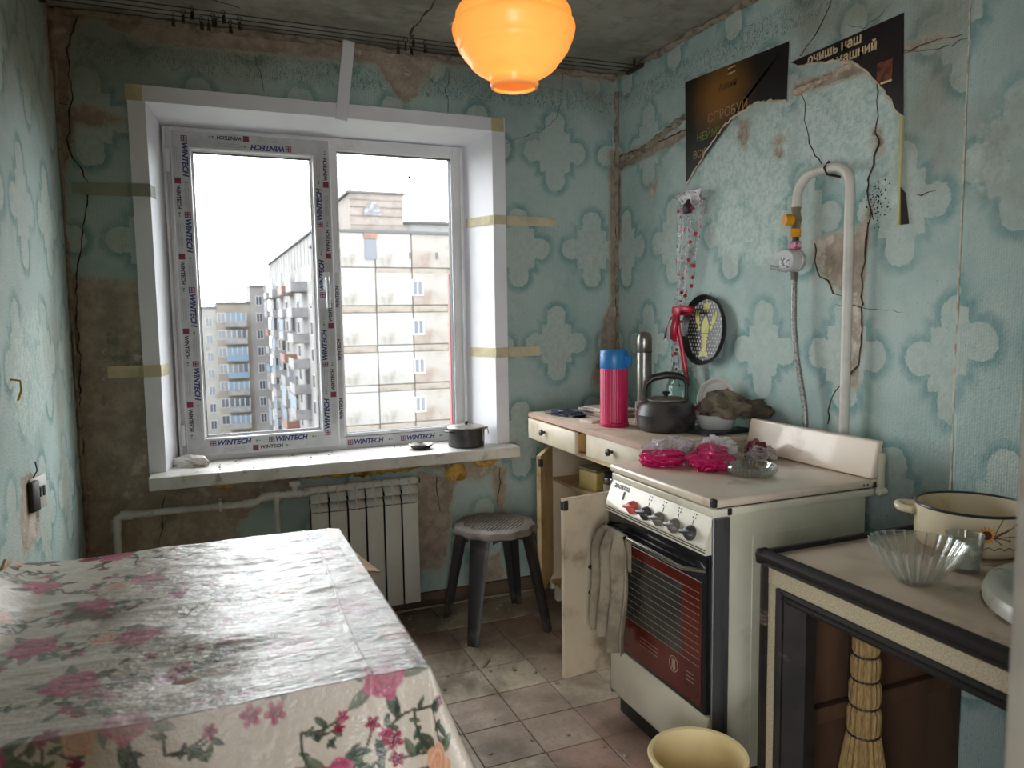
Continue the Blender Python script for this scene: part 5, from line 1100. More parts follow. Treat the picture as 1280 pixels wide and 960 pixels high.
b = B(); b.addv([(XR, -1.645, 1.60), (XR-.015, -1.66, 1.60), (XR, -1.675, 1.60), (XR, -1.640, 1.70), (XR-.01, -1.650, 1.71), (XR, -1.66, 1.69)], [(0,1,4,3),(1,2,5,4),(2,0,3,5),(3,4,5),(2,1,0)]); tag(b.build('charred_peg', pm('charred', C(52, 38, 30), .8)), 'dark splintered peg at the lower end of the yellowish strip', 'peg')
# soot spatter beside the pipe
sb = B(); rq = random.Random(8)
m_spat = pm('soot_spot', C(34, 32, 30), .9)
for i in range(110):
    y = rq.gauss(-1.555, .024); z = rq.gauss(1.685, .035); s = rq.uniform(.0008, .0042); n_ = 6
    pts = [(XR-.0015, y+s*math.cos(a)*rq.uniform(.5, 1.2), z+s*math.sin(a)*rq.uniform(.5, 1.2)) for a in np.linspace(0, 2*math.pi, n_, endpoint=False)]
    sb.addv([(XR-.003, y, z)]+pts, [(0, j+1, (j+1) % n_+1) for j in range(n_)])
o = sb.build('soot_spatter', m_spat, wall_right); o['kind'] = 'stuff'

# ------------------------------------------------------------------ gas pipe, valve, regulator and hose
m_gp = pm('pipe_painted', C(206, 202, 192), .42, C(188, 184, 172), 10, grime=C(160, 150, 132), gscale=10, glo=.6, ghi=.78)
XG = 1.895
gp = thing('gas_pipe', 'white painted gas pipe bent in an arch over the stove', 'pipe', (XG, -1.495, .98))
def arc(c, r, a0, a1, n_): return [(XG, c[0]+r*math.cos(a), c[1]+r*math.sin(a)) for a in np.linspace(a0, a1, n_)]
path = [(XG, -1.497, .06), (XG, -1.495, 1.725)] + arc((-1.425, 1.735), .070, math.pi, math.pi/2, 8) + [(XG, -1.39, 1.806)] + arc((-1.345, 1.725), .078, math.pi/2, .02, 8) + [(XG, -1.266, 1.70)]
path = path[:-1] + [(XG, -1.266, 1.70)]
part(B().tube(path, .0155, 14), 'tube', m_gp, gp, True)
part(B().tube([(XG+.045, -1.405, 1.80), (XG+.02, -1.405, 1.803), (XG, -1.405, 1.826), (XG-.018, -1.405, 1.806), (XG-.005, -1.405, 1.786), (XG+.02, -1.41, 1.782), (XG+.045, -1.41, 1.78)], .004, 6), 'hook', m_bent, gp, True)
gv = thing('gas_valve', 'brass valve with a yellow knob on the end of the gas pipe', 'valve', (XG, -1.266, 1.56))
m_brass = pm('worn_brass', C(150, 140, 112), .35, C(110, 100, 80), 30, metal=.6); m_yel = pm('yellow_plastic', C(226, 158, 20), .4, C(206, 136, 12), 10)
part(B().tube([(XG, -1.266, 1.70), (XG, -1.266, 1.685), (XG, -1.266, 1.66), (XG, -1.266, 1.625)], [.017, .014, .018, .014], 8), 'body', m_brass, gv, True)
part(B().tube([(XG-.012, -1.262, 1.658), (XG-.040, -1.255, 1.658)], .019, 10), 'knob', m_yel, gv, True)
part(B().tube([(XG, -1.266, 1.627), (XG, -1.266, 1.60)], .0165, 8), 'yellow_nut', m_yel, gv, True)
part(B().tube([(XG, -1.266, 1.60), (XG, -1.266, 1.585)], .012, 10), 'collar', m_knob, gv, True)
part(B().bbox(XG-.018, XG+.012, -1.285, -1.252, 1.557, 1.586, .006), 'seal', pm('seal_magenta', C(170, 40, 100), .4, C(214, 206, 206), 40), gv, True)
rgm = thing('gas_regulator', 'round grey white gas regulator hanging from the valve', 'regulator', (XG, -1.262, 1.50))
m_rgl = pm('regulator_white', C(206, 206, 204), .35, C(184, 184, 182), 9)
M4 = Matrix.Translation((XG, -1.262, 1.520)) @ Matrix.Rotation(R(-90), 4, 'Y') @ Matrix.Rotation(R(12), 4, 'X')
b = B(); b.lathe([(0, -.018), (.034, -.018), (.038, -.012), (.038, .0), (.0405, .002), (.0405, .008), (.038, .010), (.037, .052), (.035, .056), (0, .056)], 36, mat4=M4); part(b, 'body', m_rgl, rgm, True)
b = B(); b.box(-.026, .008, -.020, .020, .0562, .0568, M4); part(b, 'dial_label', pm('dial_print', C(226, 226, 226), .5, C(120, 124, 130), 110, .46, .6), rgm)
b = B(); b.tube([(XG-.03, -1.262, 1.487), (XG-.085, -1.238, 1.500)], .008, 10); part(b, 'outlet', m_rgl, rgm, True)
part(B().tube([(XG, -1.264, 1.487), (XG, -1.264, 1.455)], .013, 6), 'nut', m_st, rgm, True)
hs = B(); hs.tube([(XG, -1.264, 1.458), (XG, -1.264, 1.38), (XG, -1.266, 1.30), (XG, -1.280, 1.20), (XG, -1.305, 1.10), (XG, -1.325, 1.02), (XG, -1.332, .94), (XG, -1.332, .55)], .0095, 12)
tag(hs.build('gas_hose', pm('hose_braid', C(158, 158, 154), .4, C(120, 120, 118), 120, metal=.5), smooth=True), 'grey braided gas hose running from the regulator down behind the stove', 'hose')

# ------------------------------------------------------------------ bouquet sleeve with ribbon, lobster plate
bq = thing('bouquet_wrap', 'clear floral bouquet wrapper with a red ribbon hanging on the wall', 'wrapper', (1.90, -.64, 1.03))
g = G('floral_film'); P = g.coord(); tr_ = g.n('ShaderNodeBsdfTransparent'); ms = g.n('ShaderNodeMixShader')
spot = g.smooth(g.voro(P, 34, 'F1', 0), .34, .24); nz = g.noise(P, 36, 4)
k = g.mix(spot, g.mix(g.smooth(nz, .4, .6), C(214, 214, 212), C(176, 176, 174)), C(170, 36, 52)); g.set(base=k, rough=.2, normal=g.bump(nz, .5, .004))
g.put(g.mxm(g.mul(spot, .8), g.m('MULTIPLY_ADD', g.smooth(nz, .48, .66), .5, .10)), ms.inputs[0]); g.l(tr_.outputs[0], ms.inputs[1]); g.l(g.b.outputs[0], ms.inputs[2]); g.l(ms.outputs[0], g.out.inputs[0]); m_flo = g.mat
def sleeve(z0, z1, w0, w1, y0, y1, nm, m, x0=1.905):
    b = B(); b.grid(14, 30, lambda u, v: (x0-.020*math.sin(math.pi*u)-.008*math.sin(u*19+v*5), (y0+(y1-y0)*v)+(u-.5)*(w0+(w1-w0)*v)*2+.004*math.sin(v*14), z0+(z1-z0)*v))
    o = part(b, nm, m, bq, 'all'); solid(o, .0008, 0); return o
sleeve(1.835, 1.40, .105, .045, -.675, -.600, 'upper_sleeve', m_flo); sleeve(1.40, 1.03, .030, .062, -.600, -.570, 'lower_sleeve', m_flo)
sleeve(1.845, 1.795, .095, .050, -.660, -.660, 'folded_top', pm('foil_white', C(216, 212, 214), .25, C(160, 150, 156), 30), 1.895)
crumple(.016, .026, .034, 61, 3, .5).build('dark_paper', pm('dark_paper', C(42, 20, 26), .5, C(70, 24, 36), 30), bq, True).location = Vector((1.885, -.662, 1.755))-bq.location
m_rib = pm('ribbon_red', C(170, 20, 52), .35, C(140, 12, 40), 12)
def ribbon(pts, w, nm='ribbon_tail'):
    b = B(); vs = []
    for (x, y, z, dx, dz) in pts: vs += [(x, y-dx*w, z-dz*w), (x, y+dx*w, z+dz*w)]
    b.addv(vs, [(2*i, 2*i+1, 2*i+3, 2*i+2) for i in range(len(pts)-1)]); o = part(b, nm, m_rib, bq, 'all'); solid(o, .0012, 0)
part(B().bbox(1.866, 1.896, -.632, -.572, 1.335, 1.375, .010), 'ribbon_knot', m_rib, bq, True)
ribbon([(1.872, -.610, 1.345, 1, 0), (1.864, -.630, 1.28, 1, .1), (1.868, -.650, 1.20, 1, .15), (1.872, -.672, 1.10, 1, .2), (1.872, -.690, 1.045, 1, .2)], .016)
ribbon([(1.876, -.600, 1.35, .5, -.8), (1.868, -.560, 1.318, .5, -.8), (1.872, -.530, 1.275, .6, -.7), (1.874, -.515, 1.235, .7, -.4)], .014)
ribbon([(1.870, -.610, 1.345, 1, 0), (1.860, -.602, 1.28, 1, 0), (1.862, -.598, 1.23, 1, .2)], .024)
ribbon([(1.875, -.615, 1.355, .1, 1), (1.862, -.650, 1.366, .1, 1), (1.866, -.700, 1.362, .1, 1), (1.878, -.72, 1.358, 0, 1), (1.884, -.69, 1.35, 0, 1), (1.886, -.63, 1.35, 0, 1)], .013, 'ribbon_loop')
pl = thing('lobster_plate', 'oval black dotted plate with a yellow lobster hung on the wall', 'plate', (1.915, -.745, 1.275), rot=(0, R(4), 0))
m_plb = pm('plate_black', C(30, 30, 32), .3, C(40, 40, 42), 10)
PE = Matrix.Rotation(R(-90), 4, 'Y') @ Matrix.Diagonal((.145, .138, 1, 1))
b = B(); b.lathe([(0, .0), (.86, .0), (.93, .012), (.985, .022), (1, .020), (.97, .002), (.88, -.010), (0, -.010)], 64, mat4=PE); b.build('dish', m_plb, pl, True)
m_yl = pm('lobster_yellow', C(190, 182, 100), .45, C(170, 160, 84), 30); m_dot = pm('dot_white', C(196, 194, 178), .5)
def deco(b, pts): b.prism(pts, lambda y, z: (-.0014, -y, z), lambda y, z: (.0004, -y, z))
def ell(cx, cz, a, c, rot=0, n_=18):
    return [(cx+a*math.cos(t)*math.cos(rot)-c*math.sin(t)*math.sin(rot), cz+a*math.cos(t)*math.sin(rot)+c*math.sin(t)*math.cos(rot)) for t in np.linspace(0, 2*math.pi, n_, endpoint=False)]
lb_shapes = [[(-.026, .012), (-.020, .032), (-.006, .055), (0, .066), (.006, .055), (.020, .032), (.026, .012), (.022, -.012), (-.022, -.012)]]
lb_shapes += [ell(0, -.022-.0145*i, .023-.0012*i, .0078) for i in range(5)] + [ell(0, -.096, .012, .012), ell(-.017, -.098, .010, .012, .4), ell(.017, -.098, .010, .012, -.4)]
for s in (-1, 1):
    lb_shapes += [[(s*.030, .010), (s*.042, .020), (s*.052, .012), (s*.040, .000)], [(s*.040, .016), (s*.062, .030), (s*.072, .060), (s*.064, .085), (s*.058, .055), (s*.052, .078), (s*.042, .050)]]
lb_shapes += [[(-.020, .082), (.020, .086), (.022, .112), (.008, .110), (.004, .128), (-.002, .110), (-.018, .108)]]
for p in lb_shapes: bb_ = B(); deco(bb_, p); bb_.build('lobster_shape', m_yl, pl)
dm = B(); deco(dm, ell(0, 0, .0038, .0046, 0, 8)); dm = dm.mesh('dot', m_dot); nd = 0
for i in range(-7, 8):
    for j in range(-8, 9):
        y = i*.018+(.009 if j % 2 else 0); z = j*.0155
        if (y/.118)**2+(z/.124)**2 > 1 or any(inpoly(y, z, ell(0, 0, 1, 1)) and inpoly(y, z, [(sum(q[0] for q in p)/len(p)+(q[0]-sum(w_[0] for w_ in p)/len(p))*1.25, sum(q[1] for q in p)/len(p)+(q[1]-sum(w_[1] for w_ in p)/len(p))*1.25) for q in p]) for p in lb_shapes): continue
        obj('dot', dm, pl, (0, -y, z)); nd += 1
b = B(); b.tube([(.012, -.004, .135), (.018, 0, .165), (.02, .006, .14)], .0012, 5); b.build('hanging_wire', m_st, pl)
b = B(); b.tube([(XR, -.705, 1.812), (XR-.02, -.705, 1.812)], .007, 8); tag(b.build('wall_hook', pm('hook_maroon', C(84, 40, 44), .5), smooth=True), 'small dark red knob on the wall beside the bouquet wrapper', 'hook')

# ------------------------------------------------------------------ counter at the right with its black mouldings
KX, KY0, KY1, KZ = 1.175, -2.885, -1.955, .80
m_ktop = pm('counter_top', C(186, 168, 146), .5, C(168, 150, 128), 8, grime=C(118, 102, 84), gscale=7, glo=.55, ghi=.74)
m_kblk = pm('black_moulding', C(34, 28, 25), .62, C(22, 18, 16), 14, spec=.25, grime=C(110, 92, 76), gscale=26, glo=.62, ghi=.75, stretch=(1, .25, 1))
m_kspk = pm('speckled_panel', C(176, 164, 138), .55, C(140, 126, 100), 380, .44, .60)
m_kin = pm('brown_wood', C(84, 58, 40), .65, C(62, 42, 28), 9, stretch=(1, 1, .25))
kc = thing('side_counter', 'open counter with speckled front and black mouldings at the right edge', 'counter', ((KX+XP)/2, (KY0+KY1)/2, 0))
part(B().bbox(KX+.02, XP-.006, KY0, KY1-.012, KZ-.026, KZ-.004, .003), 'counter_top', m_ktop, kc, True)
def mould(p0, p1, prof, nm, close=True):
    """a moulding swept along a straight run; prof in (outward, up)"""
    p0, p1 = Vector(p0), Vector(p1); d_ = (p1-p0).normalized(); up = Vector((0, 0, 1)) if abs(d_.z) < .5 else Vector((0, 1, 0)); out = Vector((-1, 0, 0)) if abs(d_.x) < .5 else Vector((0, 1, 0))
    n_ = len(prof); vs = [tuple(p+out*a+up*c) for p in (p0, p1) for a, c in prof]
    b = B(); b.addv(vs, [(i, (i+1) % n_, (i+1) % n_+n_, i+n_) for i in range(n_)]+[tuple(range(n_))[::-1], tuple(range(n_, 2*n_))]); return part(b, nm, m_kblk, kc)
PT = [(-.03, -.030), (.004, -.030), (.010, -.026), (.004, -.019), (.012, -.014), (.014, -.006), (.008, .0), (.002, .004), (-.012, .004), (-.016, -.002), (-.03, -.004)]
mould((KX, KY0, KZ), (KX, KY1+.010, KZ), PT, 'front_moulding')
mould((KX+.015, KY1-.004, KZ), (XP-.01, KY1-.004, KZ), [(-.012, -.03), (.008, -.03), (.012, -.012), (.006, .004), (-.008, .006), (-.012, .0)], 'end_moulding')
part(B().bbox(KX-.012, KX+.02, KY1-.006, KY1+.014, KZ-.03, KZ+.006, .007), 'corner_cap', m_kblk, kc, True)
part(B().bbox(KX+.004, KX+.022, KY0, KY1-.002, KZ-.072, KZ-.030, .001, 1), 'front_rail', m_kspk, kc)
part(B().bbox(KX+.004, KX+.022, KY1-.052, KY1-.016, .0, KZ-.072, .001, 1), 'front_stile', m_kspk, kc)
part(B().bbox(KX-.004, KX+.03, KY1-.016, KY1+.006, .0, KZ-.030, .006), 'corner_post', m_kblk, kc, True)
mould((KX+.004, KY0, KZ-.098), (KX+.004, KY1-.050, KZ-.098), [(-.03, 0), (.004, 0), (.009, .008), (.004, .013), (.010, .020), (.006, .027), (-.03, .027)], 'opening_moulding')
b = B(); y = KY1-.050
b.addv([(KX-.005, y, 0), (KX-.009, y-.012, 0), (KX-.002, y-.018, 0), (KX-.004, y-.026, 0), (KX+.03, y-.058, 0), (KX+.06, y-.058, 0), (KX+.06, y, 0)] + [(KX-.005, y, KZ-.072), (KX-.009, y-.012, KZ-.072), (KX-.002, y-.018, KZ-.072), (KX-.004, y-.026, KZ-.085), (KX+.03, y-.058, KZ-.098), (KX+.06, y-.058, KZ-.098), (KX+.06, y, KZ-.072)],
    [(i, (i+1) % 7, (i+1) % 7+7, i+7) for i in range(7)]+[tuple(range(7))[::-1], tuple(range(7, 14))]); part(b, 'opening_jamb', m_kblk, kc)
part(B().bbox(KX+.03, XP-.02, KY1-.016, KY1+.004, .02, KZ-.03, .002, 1), 'end_panel', m_kin, kc)
for x0, x1, z0, z1 in ((KX+.06, KX+.25, .02, .74), (KX+.27, XP-.04, .02, .74)):
    part(B().bbox(x0, x1, KY1-.024, KY1-.016, z0, z1, .003), 'end_board', m_kin, kc)
part(B().bbox(KX+.06, XP-.04, KY1-.046, KY1-.024, .37, .41, .003), 'batten', m_kin, kc)
part(B().bbox(XP-.08, XP-.05, KY0, KY1-.02, .43, .47, .003), 'back_rail', m_kblk, kc)
part(B().bbox(XP-.075, XP-.045, KY1-.33, KY1-.30, .0, KZ-.03, .003), 'back_post', pm('post_grey', C(110, 100, 88), .6), kc)
part(B().bbox(KX+.01, KX+.04, KY0, KY0+.04, .0, KZ-.03, .003), 'far_post', m_kblk, kc)
# straw broom inside
br = thing('straw_broom', 'straw broom standing inside the open counter', 'broom', (1.395, -2.055, 0), .3)
m_straw = pm('straw', C(152, 124, 78), .8, C(114, 88, 50), 60, bump=.5, stretch=(6, 6, .6))
B().lathe([(.0, .0), (.075, .0), (.062, .16), (.045, .30), (.036, .36)], 40, rfun=lambda r, z, a: r*(1+.06*math.cos(a*20))*(1 if True else 1)).build('bristles', m_straw, br, True)
zz2 = .36
for i in range(5):
    h = .07-.006*i; r0 = .036-.0024*i
    B().lathe([(r0*.86, zz2), (r0, zz2+.012), (r0, zz2+h-.012), (r0*.86, zz2+h)], 32, rfun=lambda r, z, a: r*(1+.05*math.cos(a*16))).build('straw_segment', m_straw, br, True)
    ring = [(r0*.9*math.cos(a), r0*.9*math.sin(a), zz2) for a in np.linspace(0, 2*math.pi, 20, endpoint=False)]
    B().tube(ring, .003, 6, close=True).build('binding', m_wire, br, True); zz2 += h
B().lathe([(.024, zz2), (.026, zz2+.01), (.024, zz2+.03), (.012, zz2+.04), (0, zz2+.042)], 24).build('tip', pm('tip_dark', C(70, 62, 50), .6), br, True)
# yellow bucket
bk = thing('plastic_bucket', 'pale yellow plastic bucket on the floor in front of the stove', 'bucket', (1.075, -1.855, 0))
m_bk = pm('bucket_yellow', C(226, 206, 156), .45, C(212, 190, 138), 5)
B().lathe([(0, .004), (.082, .0), (.088, .004), (.112, .262), (.120, .266), (.123, .272), (.119, .278), (.110, .276), (.106, .255), (.1065, .24), (.085, .010), (0, .008)], 48).build('body', m_bk, bk, True)
hb = [(.121*math.cos(a), .121*math.sin(a)*.98, .255-.02*math.sin(a)) for a in np.linspace(math.pi*1.0, math.pi*2.0, 20)]
B().tube(hb, .0022, 6).build('bail', m_st, bk, True)
# pot with sunflower
ep = thing('enamel_pot', 'cream enamel pot with a dark rim and sunflower decoration on the counter', 'pot', (1.655, -2.115, KZ-.004))
m_pe = pm('enamel_cream', C(222, 208, 178), .28, C(208, 190, 156), 5, grime=C(178, 146, 92), gscale=7, glo=.6, ghi=.8)
PR_, PH = .122, .098
B().lathe([(0, .0), (.108, .0), (.116, .006), (PR_, .022), (PR_, PH), (PR_-.004, PH), (PR_-.004, .024), (.108, .006), (0, .005)], 56).build('body', m_pe, ep, True)
B().tube([((PR_-.001)*math.cos(a), (PR_-.001)*math.sin(a), PH) for a in np.linspace(0, 2*math.pi, 56, endpoint=False)], .0036, 8, close=True).build('rim', pm('rim_dark', C(44, 44, 50), .3), ep, True)
for a0 in (R(125), R(-55)):
    c_, s_ = math.cos(a0), math.sin(a0); pts = []
    for q in np.linspace(-1, 1, 9): rr_ = PR_+.036*math.sqrt(max(1-q*q, 0)); pts.append((rr_*c_-q*.034*s_, rr_*s_+q*.034*c_, PH-.022+.004*(1-abs(q))))
    B().tube(pts, [.009, .010, .010, .010, .010, .010, .010, .010, .009], 10).build('handle', m_pe, ep, True)
fa = math.atan2(-3.3+2.115, -1.655)+.22
def onpot(u, z, r_=PR_+.0006): a = fa+u/PR_; return (r_*math.cos(a), r_*math.sin(a), z)
m_sun = pm('sun_yellow', C(232, 168, 20), .4, C(214, 130, 10), 60); m_sunc = pm('sun_brown', C(96, 44, 20), .5); m_twig = pm('twig_brown', C(104, 74, 56), .5)
fl = B()
for q in range(14):
    a = 2*math.pi*q/14; pts = [(.008, -.25), (.017, -.12), (.020, 0), (.017, .12), (.008, .25)]; vs = [onpot(r_*math.cos(a+d_), .058+r_*math.sin(a+d_), PR_+.0008) for r_, d_ in pts]; fl.addv(vs, [(0, 1, 2, 3, 4)])
o = fl.build('sunflower_petals', m_sun, ep); solid(o, .0006, 0)
sc_ = B(); sc_.addv([onpot(.010*math.cos(a), .058+.010*math.sin(a), PR_+.0014) for a in np.linspace(0, 2*math.pi, 16, endpoint=False)], [tuple(range(16))]); solid(sc_.build('sunflower_heart', m_sunc, ep), .0006, 0)
for q in range(7):
    e = (.030+.016*(q % 3), .058+(-.02+.009*q)); B().tube([onpot(.014, .052, PR_+.001), onpot(e[0]*.7, (e[1]+.055)/2, PR_+.001), onpot(*e, PR_+.001)], .0010, 5).build('twig', m_twig, ep)
    B().lathe([(0, -.003), (.003, 0), (0, .003)], 8, c=onpot(*e, PR_+.001)).build('berry', m_sunc if q % 2 else m_sun, ep)
B().tube([onpot(u, .028+.003*math.sin(u*300), PR_+.0005) for u in np.linspace(-.05, .07, 40)], .0010, 5).build('ground_line', m_twig, ep)
# cut glass bowl, tumbler of salt
gb = thing('glass_bowl', 'ribbed clear glass bowl on the counter near its corner', 'bowl', (1.325, -2.235, KZ-.004))
def ribs(r, z, a): return r*(1+.022*math.cos(a*26)*min(1, max(0, (z-.008)/.02))) if r > .03 else r
B().lathe([(0, 0), (.030, 0), (.036, .003), (.050, .020), (.070, .045), (.084, .068), (.090, .082), (.091, .084), (.087, .083), (.066, .046), (.045, .020), (.030, .008), (0, .007)], 156, rfun=ribs).build('body', clear_glass('ribbed_glass', (.90, .91, .87, 1), 26), gb, True)
tg = thing('glass_tumbler', 'small glass tumbler half full of salt in front of the pot', 'glass', (1.478, -2.225, KZ-.004))
B().lathe([(0, 0), (.027, 0), (.030, .003), (.036, .078), (.037, .080), (.0345, .079), (.0285, .010), (0, .008)], 40).build('body', m_pgl, tg, True)
B().lathe([(0, .010), (.0275, .010), (.0325, .052), (.020, .056), (.006, .060), (0, .060)], 32).build('salt', pm('salt_white', C(220, 216, 210), .9, C(200, 196, 190), 120, bump=.4), tg, True)
# enamel basin, knives, red-lidded jar
eb = thing('enamel_basin', 'white enamel basin with a chipped rolled rim set on the counter', 'basin', (1.525, -2.545, KZ-.004))
m_eb = pm('basin_enamel', C(206, 204, 192), .3, C(190, 186, 172), 6, grime=C(120, 104, 84), gscale=12, glo=.62, ghi=.76)
B().lathe([(0, -.10), (.13, -.10), (.17, -.07), (.20, .02), (.215, .034), (.235, .038), (.250, .032), (.256, .018), (.254, .002), (.246, .0), (.246, .012), (.21, .010), (.16, -.06), (0, -.092)], 72).build('body', m_eb, eb, True)
B().tube([(.2545*math.cos(a), .2545*math.sin(a), .003) for a in np.linspace(0, 2*math.pi, 90, endpoint=False)], .003, 6, close=True).build('rust_line', pm('rust_line', C(84, 70, 56), .8, C(140, 128, 108), 40), eb)
kn = thing('kitchen_knife', 'worn knife lying on the counter between pot and basin', 'knife', (1.575, -2.268, KZ-.004), R(-42))
b = B(); b.addv([(-.06, 0, .004), (.03, -.012, .004), (.09, -.010, .006), (.09, .010, .006), (-.03, .010, .004)], [(0, 1, 2, 3, 4)]); solid(b.build('blade', m_steel, kn), .0015)
B().bbox(.085, .16, -.010, .010, .0, .016, .005).build('handle', pm('handle_red', C(130, 44, 48), .4), kn, True)
sp_ = thing('teaspoon', 'metal teaspoon with its handle toward the basin on the counter', 'spoon', (1.545, -2.30, KZ-.004), R(-20))
B().tube([(-.05, 0, .003), (0, .004, .010), (.05, .006, .006)], [.002, .003, .002], 6).build('handle', m_st, sp_, True)
B().lathe([(0, .001), (.010, .002), (.014, .006), (.012, .006), (0, .003)], 16, c=(.062, .006, 0)).build('bowl', m_st, sp_, True)
gj = thing('pickle_jar', 'clear jar with a red lid behind the enamel pot', 'jar', (1.79, -2.235, KZ-.004))
B().lathe([(0, 0), (.034, 0), (.038, .005), (.038, .105), (.030, .118), (.030, .128), (.028, .128), (.028, .117), (.0355, .104), (.0355, .006), (0, .005)], 32).build('body', thin_glass('jar_clear', (.92, .95, .94, 1)), gj, True)
B().lathe([(0, .006), (.034, .006), (.035, .055), (0, .056)], 24).build('contents', pm('pickle_red', C(128, 34, 36), .4, C(160, 66, 56), 12), gj, True)
B().lathe([(.031, .126), (.032, .138), (0, .139)], 24).build('lid', pm('lid_pale', C(190, 176, 168), .4), gj, True)

# ------------------------------------------------------------------ outside: panel blocks of flats
m_pan = pm('panel_white', C(105, 104, 101), .9, C(94, 92, 89), .25, grime=C(76, 70, 63), gscale=.55, glo=.56, ghi=.72)
m_pan2 = pm('panel_stained', C(98, 95, 91), .9, C(90, 83, 77), .5, grime=C(81, 70, 62), gscale=.7, glo=.5, ghi=.7)
m_band = pm('panel_band', C(92, 87, 80), .9, C(77, 69, 61), .6, grime=C(65, 55, 45), gscale=1.2)
m_joint = pm('joint_tar', C(72, 67, 61), .95); m_pane = pm('flat_pane', C(48, 53, 63), .12); m_wf = pm('flat_window_frame', C(120, 119, 117), .6)
m_brk = pm('penthouse_brick', C(92, 86, 81), .9, C(83, 75, 71), 1.2, grime=C(96, 92, 88), gscale=1); m_roofm = pm('roof_tar', C(59, 58, 58), .9)
m_blu = pm('balcony_blue', C(69, 88, 104), .6); m_rst = pm('balcony_rust', C(88, 58, 48), .7, C(75, 50, 41), 2); m_gry2 = pm('balcony_grey', C(92, 91, 92), .7, C(78, 77, 80), 1)
m_grnl = pm('ground_far', C(75, 74, 65), 1, C(63, 67, 53), .05)
GZ = -24.
b = B(); b.box(-260, 300, 6, 420, GZ-1, GZ); struct(b.build('ground', m_grnl), 'pale ground far below the window')
def win_part(p, x, y, z, w, h, face, pane_me={}):
    """window of a far building: frame part with its pane; face 'y' looks to -y, 'x' looks to -x"""
    key = (w, h, face)
    if key not in pane_me:
        f = B(); pn_ = B()
        if face == 'y':
            f.box(-w/2, w/2, -.06, .1, -h/2, h/2); pn_.box(-w/2+.12, -.05, -.08, -.05, -h/2+.12, h/2-.12); pn_.box(.05, w/2-.12, -.08, -.05, -h/2+.12, h/2-.12)
        else:
            f.box(-.06, .1, -w/2, w/2, -h/2, h/2); pn_.box(-.08, -.05, -w/2+.12, -.05, -h/2+.12, h/2-.12); pn_.box(-.08, -.05, .05, w/2-.12, -h/2+.12, h/2-.12)
        pane_me[key] = (f.mesh('window', m_wf), pn_.mesh('pane', m_pane))
    f, pn_ = pane_me[key]; o = obj('window', f, p, Vector((x, y, z))-Vector(p.location)); obj('pane', pn_, o); return o
# near block, its end wall of large panels faces the window
BY, BX0, BX1, BZ = 49., 8.9, 27., 7.1
nb = thing('apartment_block', 'nearest pale panel apartment block with a brick rooftop hut', 'building', ((BX0+BX1)/2, BY+6, GZ))
part(B().box(BX0, BX1, BY+.15, BY+13, GZ, BZ-.1), 'core_wall', m_joint, nb)
zb = BZ; xs = [BX0, 11.45, 14.05, 16.9, 19.6, 22.3, 25., BX1]; rq = random.Random(4)
pmesh = {}
for st_ in range(10):
    ph = 2.30 if st_ else 2.45
    for i in range(len(xs)-1):
        w = xs[i+1]-xs[i]-.07; mt = m_pan2 if i in (2, 5) else m_pan
        for nm, h, z_, mm in (('wall_panel', ph-.06, zb-ph/2, mt), ('band_panel', .44, zb-ph-.25, m_band if (i+st_) % 3 or i in (2,) else m_pan)):
            key = (nm, round(w, 2), round(h, 2), mm.name)
            if key not in pmesh: pmesh[key] = B().bbox(-w/2, w/2, 0, .25, -h/2, h/2, .02, 1).mesh(nm, mm)
            obj(nm, pmesh[key], nb, Vector(((xs[i]+xs[i+1])/2, BY-rq.uniform(0, .02), z_))-nb.location)
    if st_ and st_ < 8: win_part(nb, 14.42, BY, zb-1.05, .85, 1.15, 'y')
    zb -= 2.78
part(B().bbox(BX0-.2, BX1, BY-.12, BY+13, BZ-.1, BZ+.12, .03, 1), 'roof', m_roofm, nb)
ph_ = part(B().box(9.9, 13.6, BY+.4, BY+6, BZ, 9.75), 'rooftop_hut', m_brk, nb)
for z in (7.6, 8.2, 8.8, 9.3): B().box(9.88, 13.62, BY+.34, BY+.42, z, z+.06).build('brick_course', m_band, ph_)
B().bbox(9.7, 13.8, BY+.25, BY+6.2, 9.72, 9.9, .02, 1).build('hut_roof', m_roofm, ph_)
ap = [(11.45+.55*math.cos(a)*1.15, 8.25+.95*math.sin(a)) for a in np.linspace(0, math.pi, 12)]
B().prism(ap+[(10.8, 7.85), (12.1, 7.85)][::-1] if False else ap, lambda x, z: (x, BY+.30, z), lambda x, z: (x, BY+.42, z)).build('arched_plaque', pm('plaque_grey', C(70, 70, 73), .8, C(101, 101, 102), 3), ph_)
part(B().box(10.75, 11.55, BY-.08, BY+.1, 5.2, 6.55), 'door_opening', m_pane, nb); part(B().box(10.7, 11.6, BY-.1, BY+.1, 6.6, 7.05), 'red_lintel', m_rst, nb)
for x in (13.95, 15.9): part(B().box(x-.08, x+.08, BY-.05, BY+.1, 5.3, 5.75), 'vent_slit', m_roofm, nb)
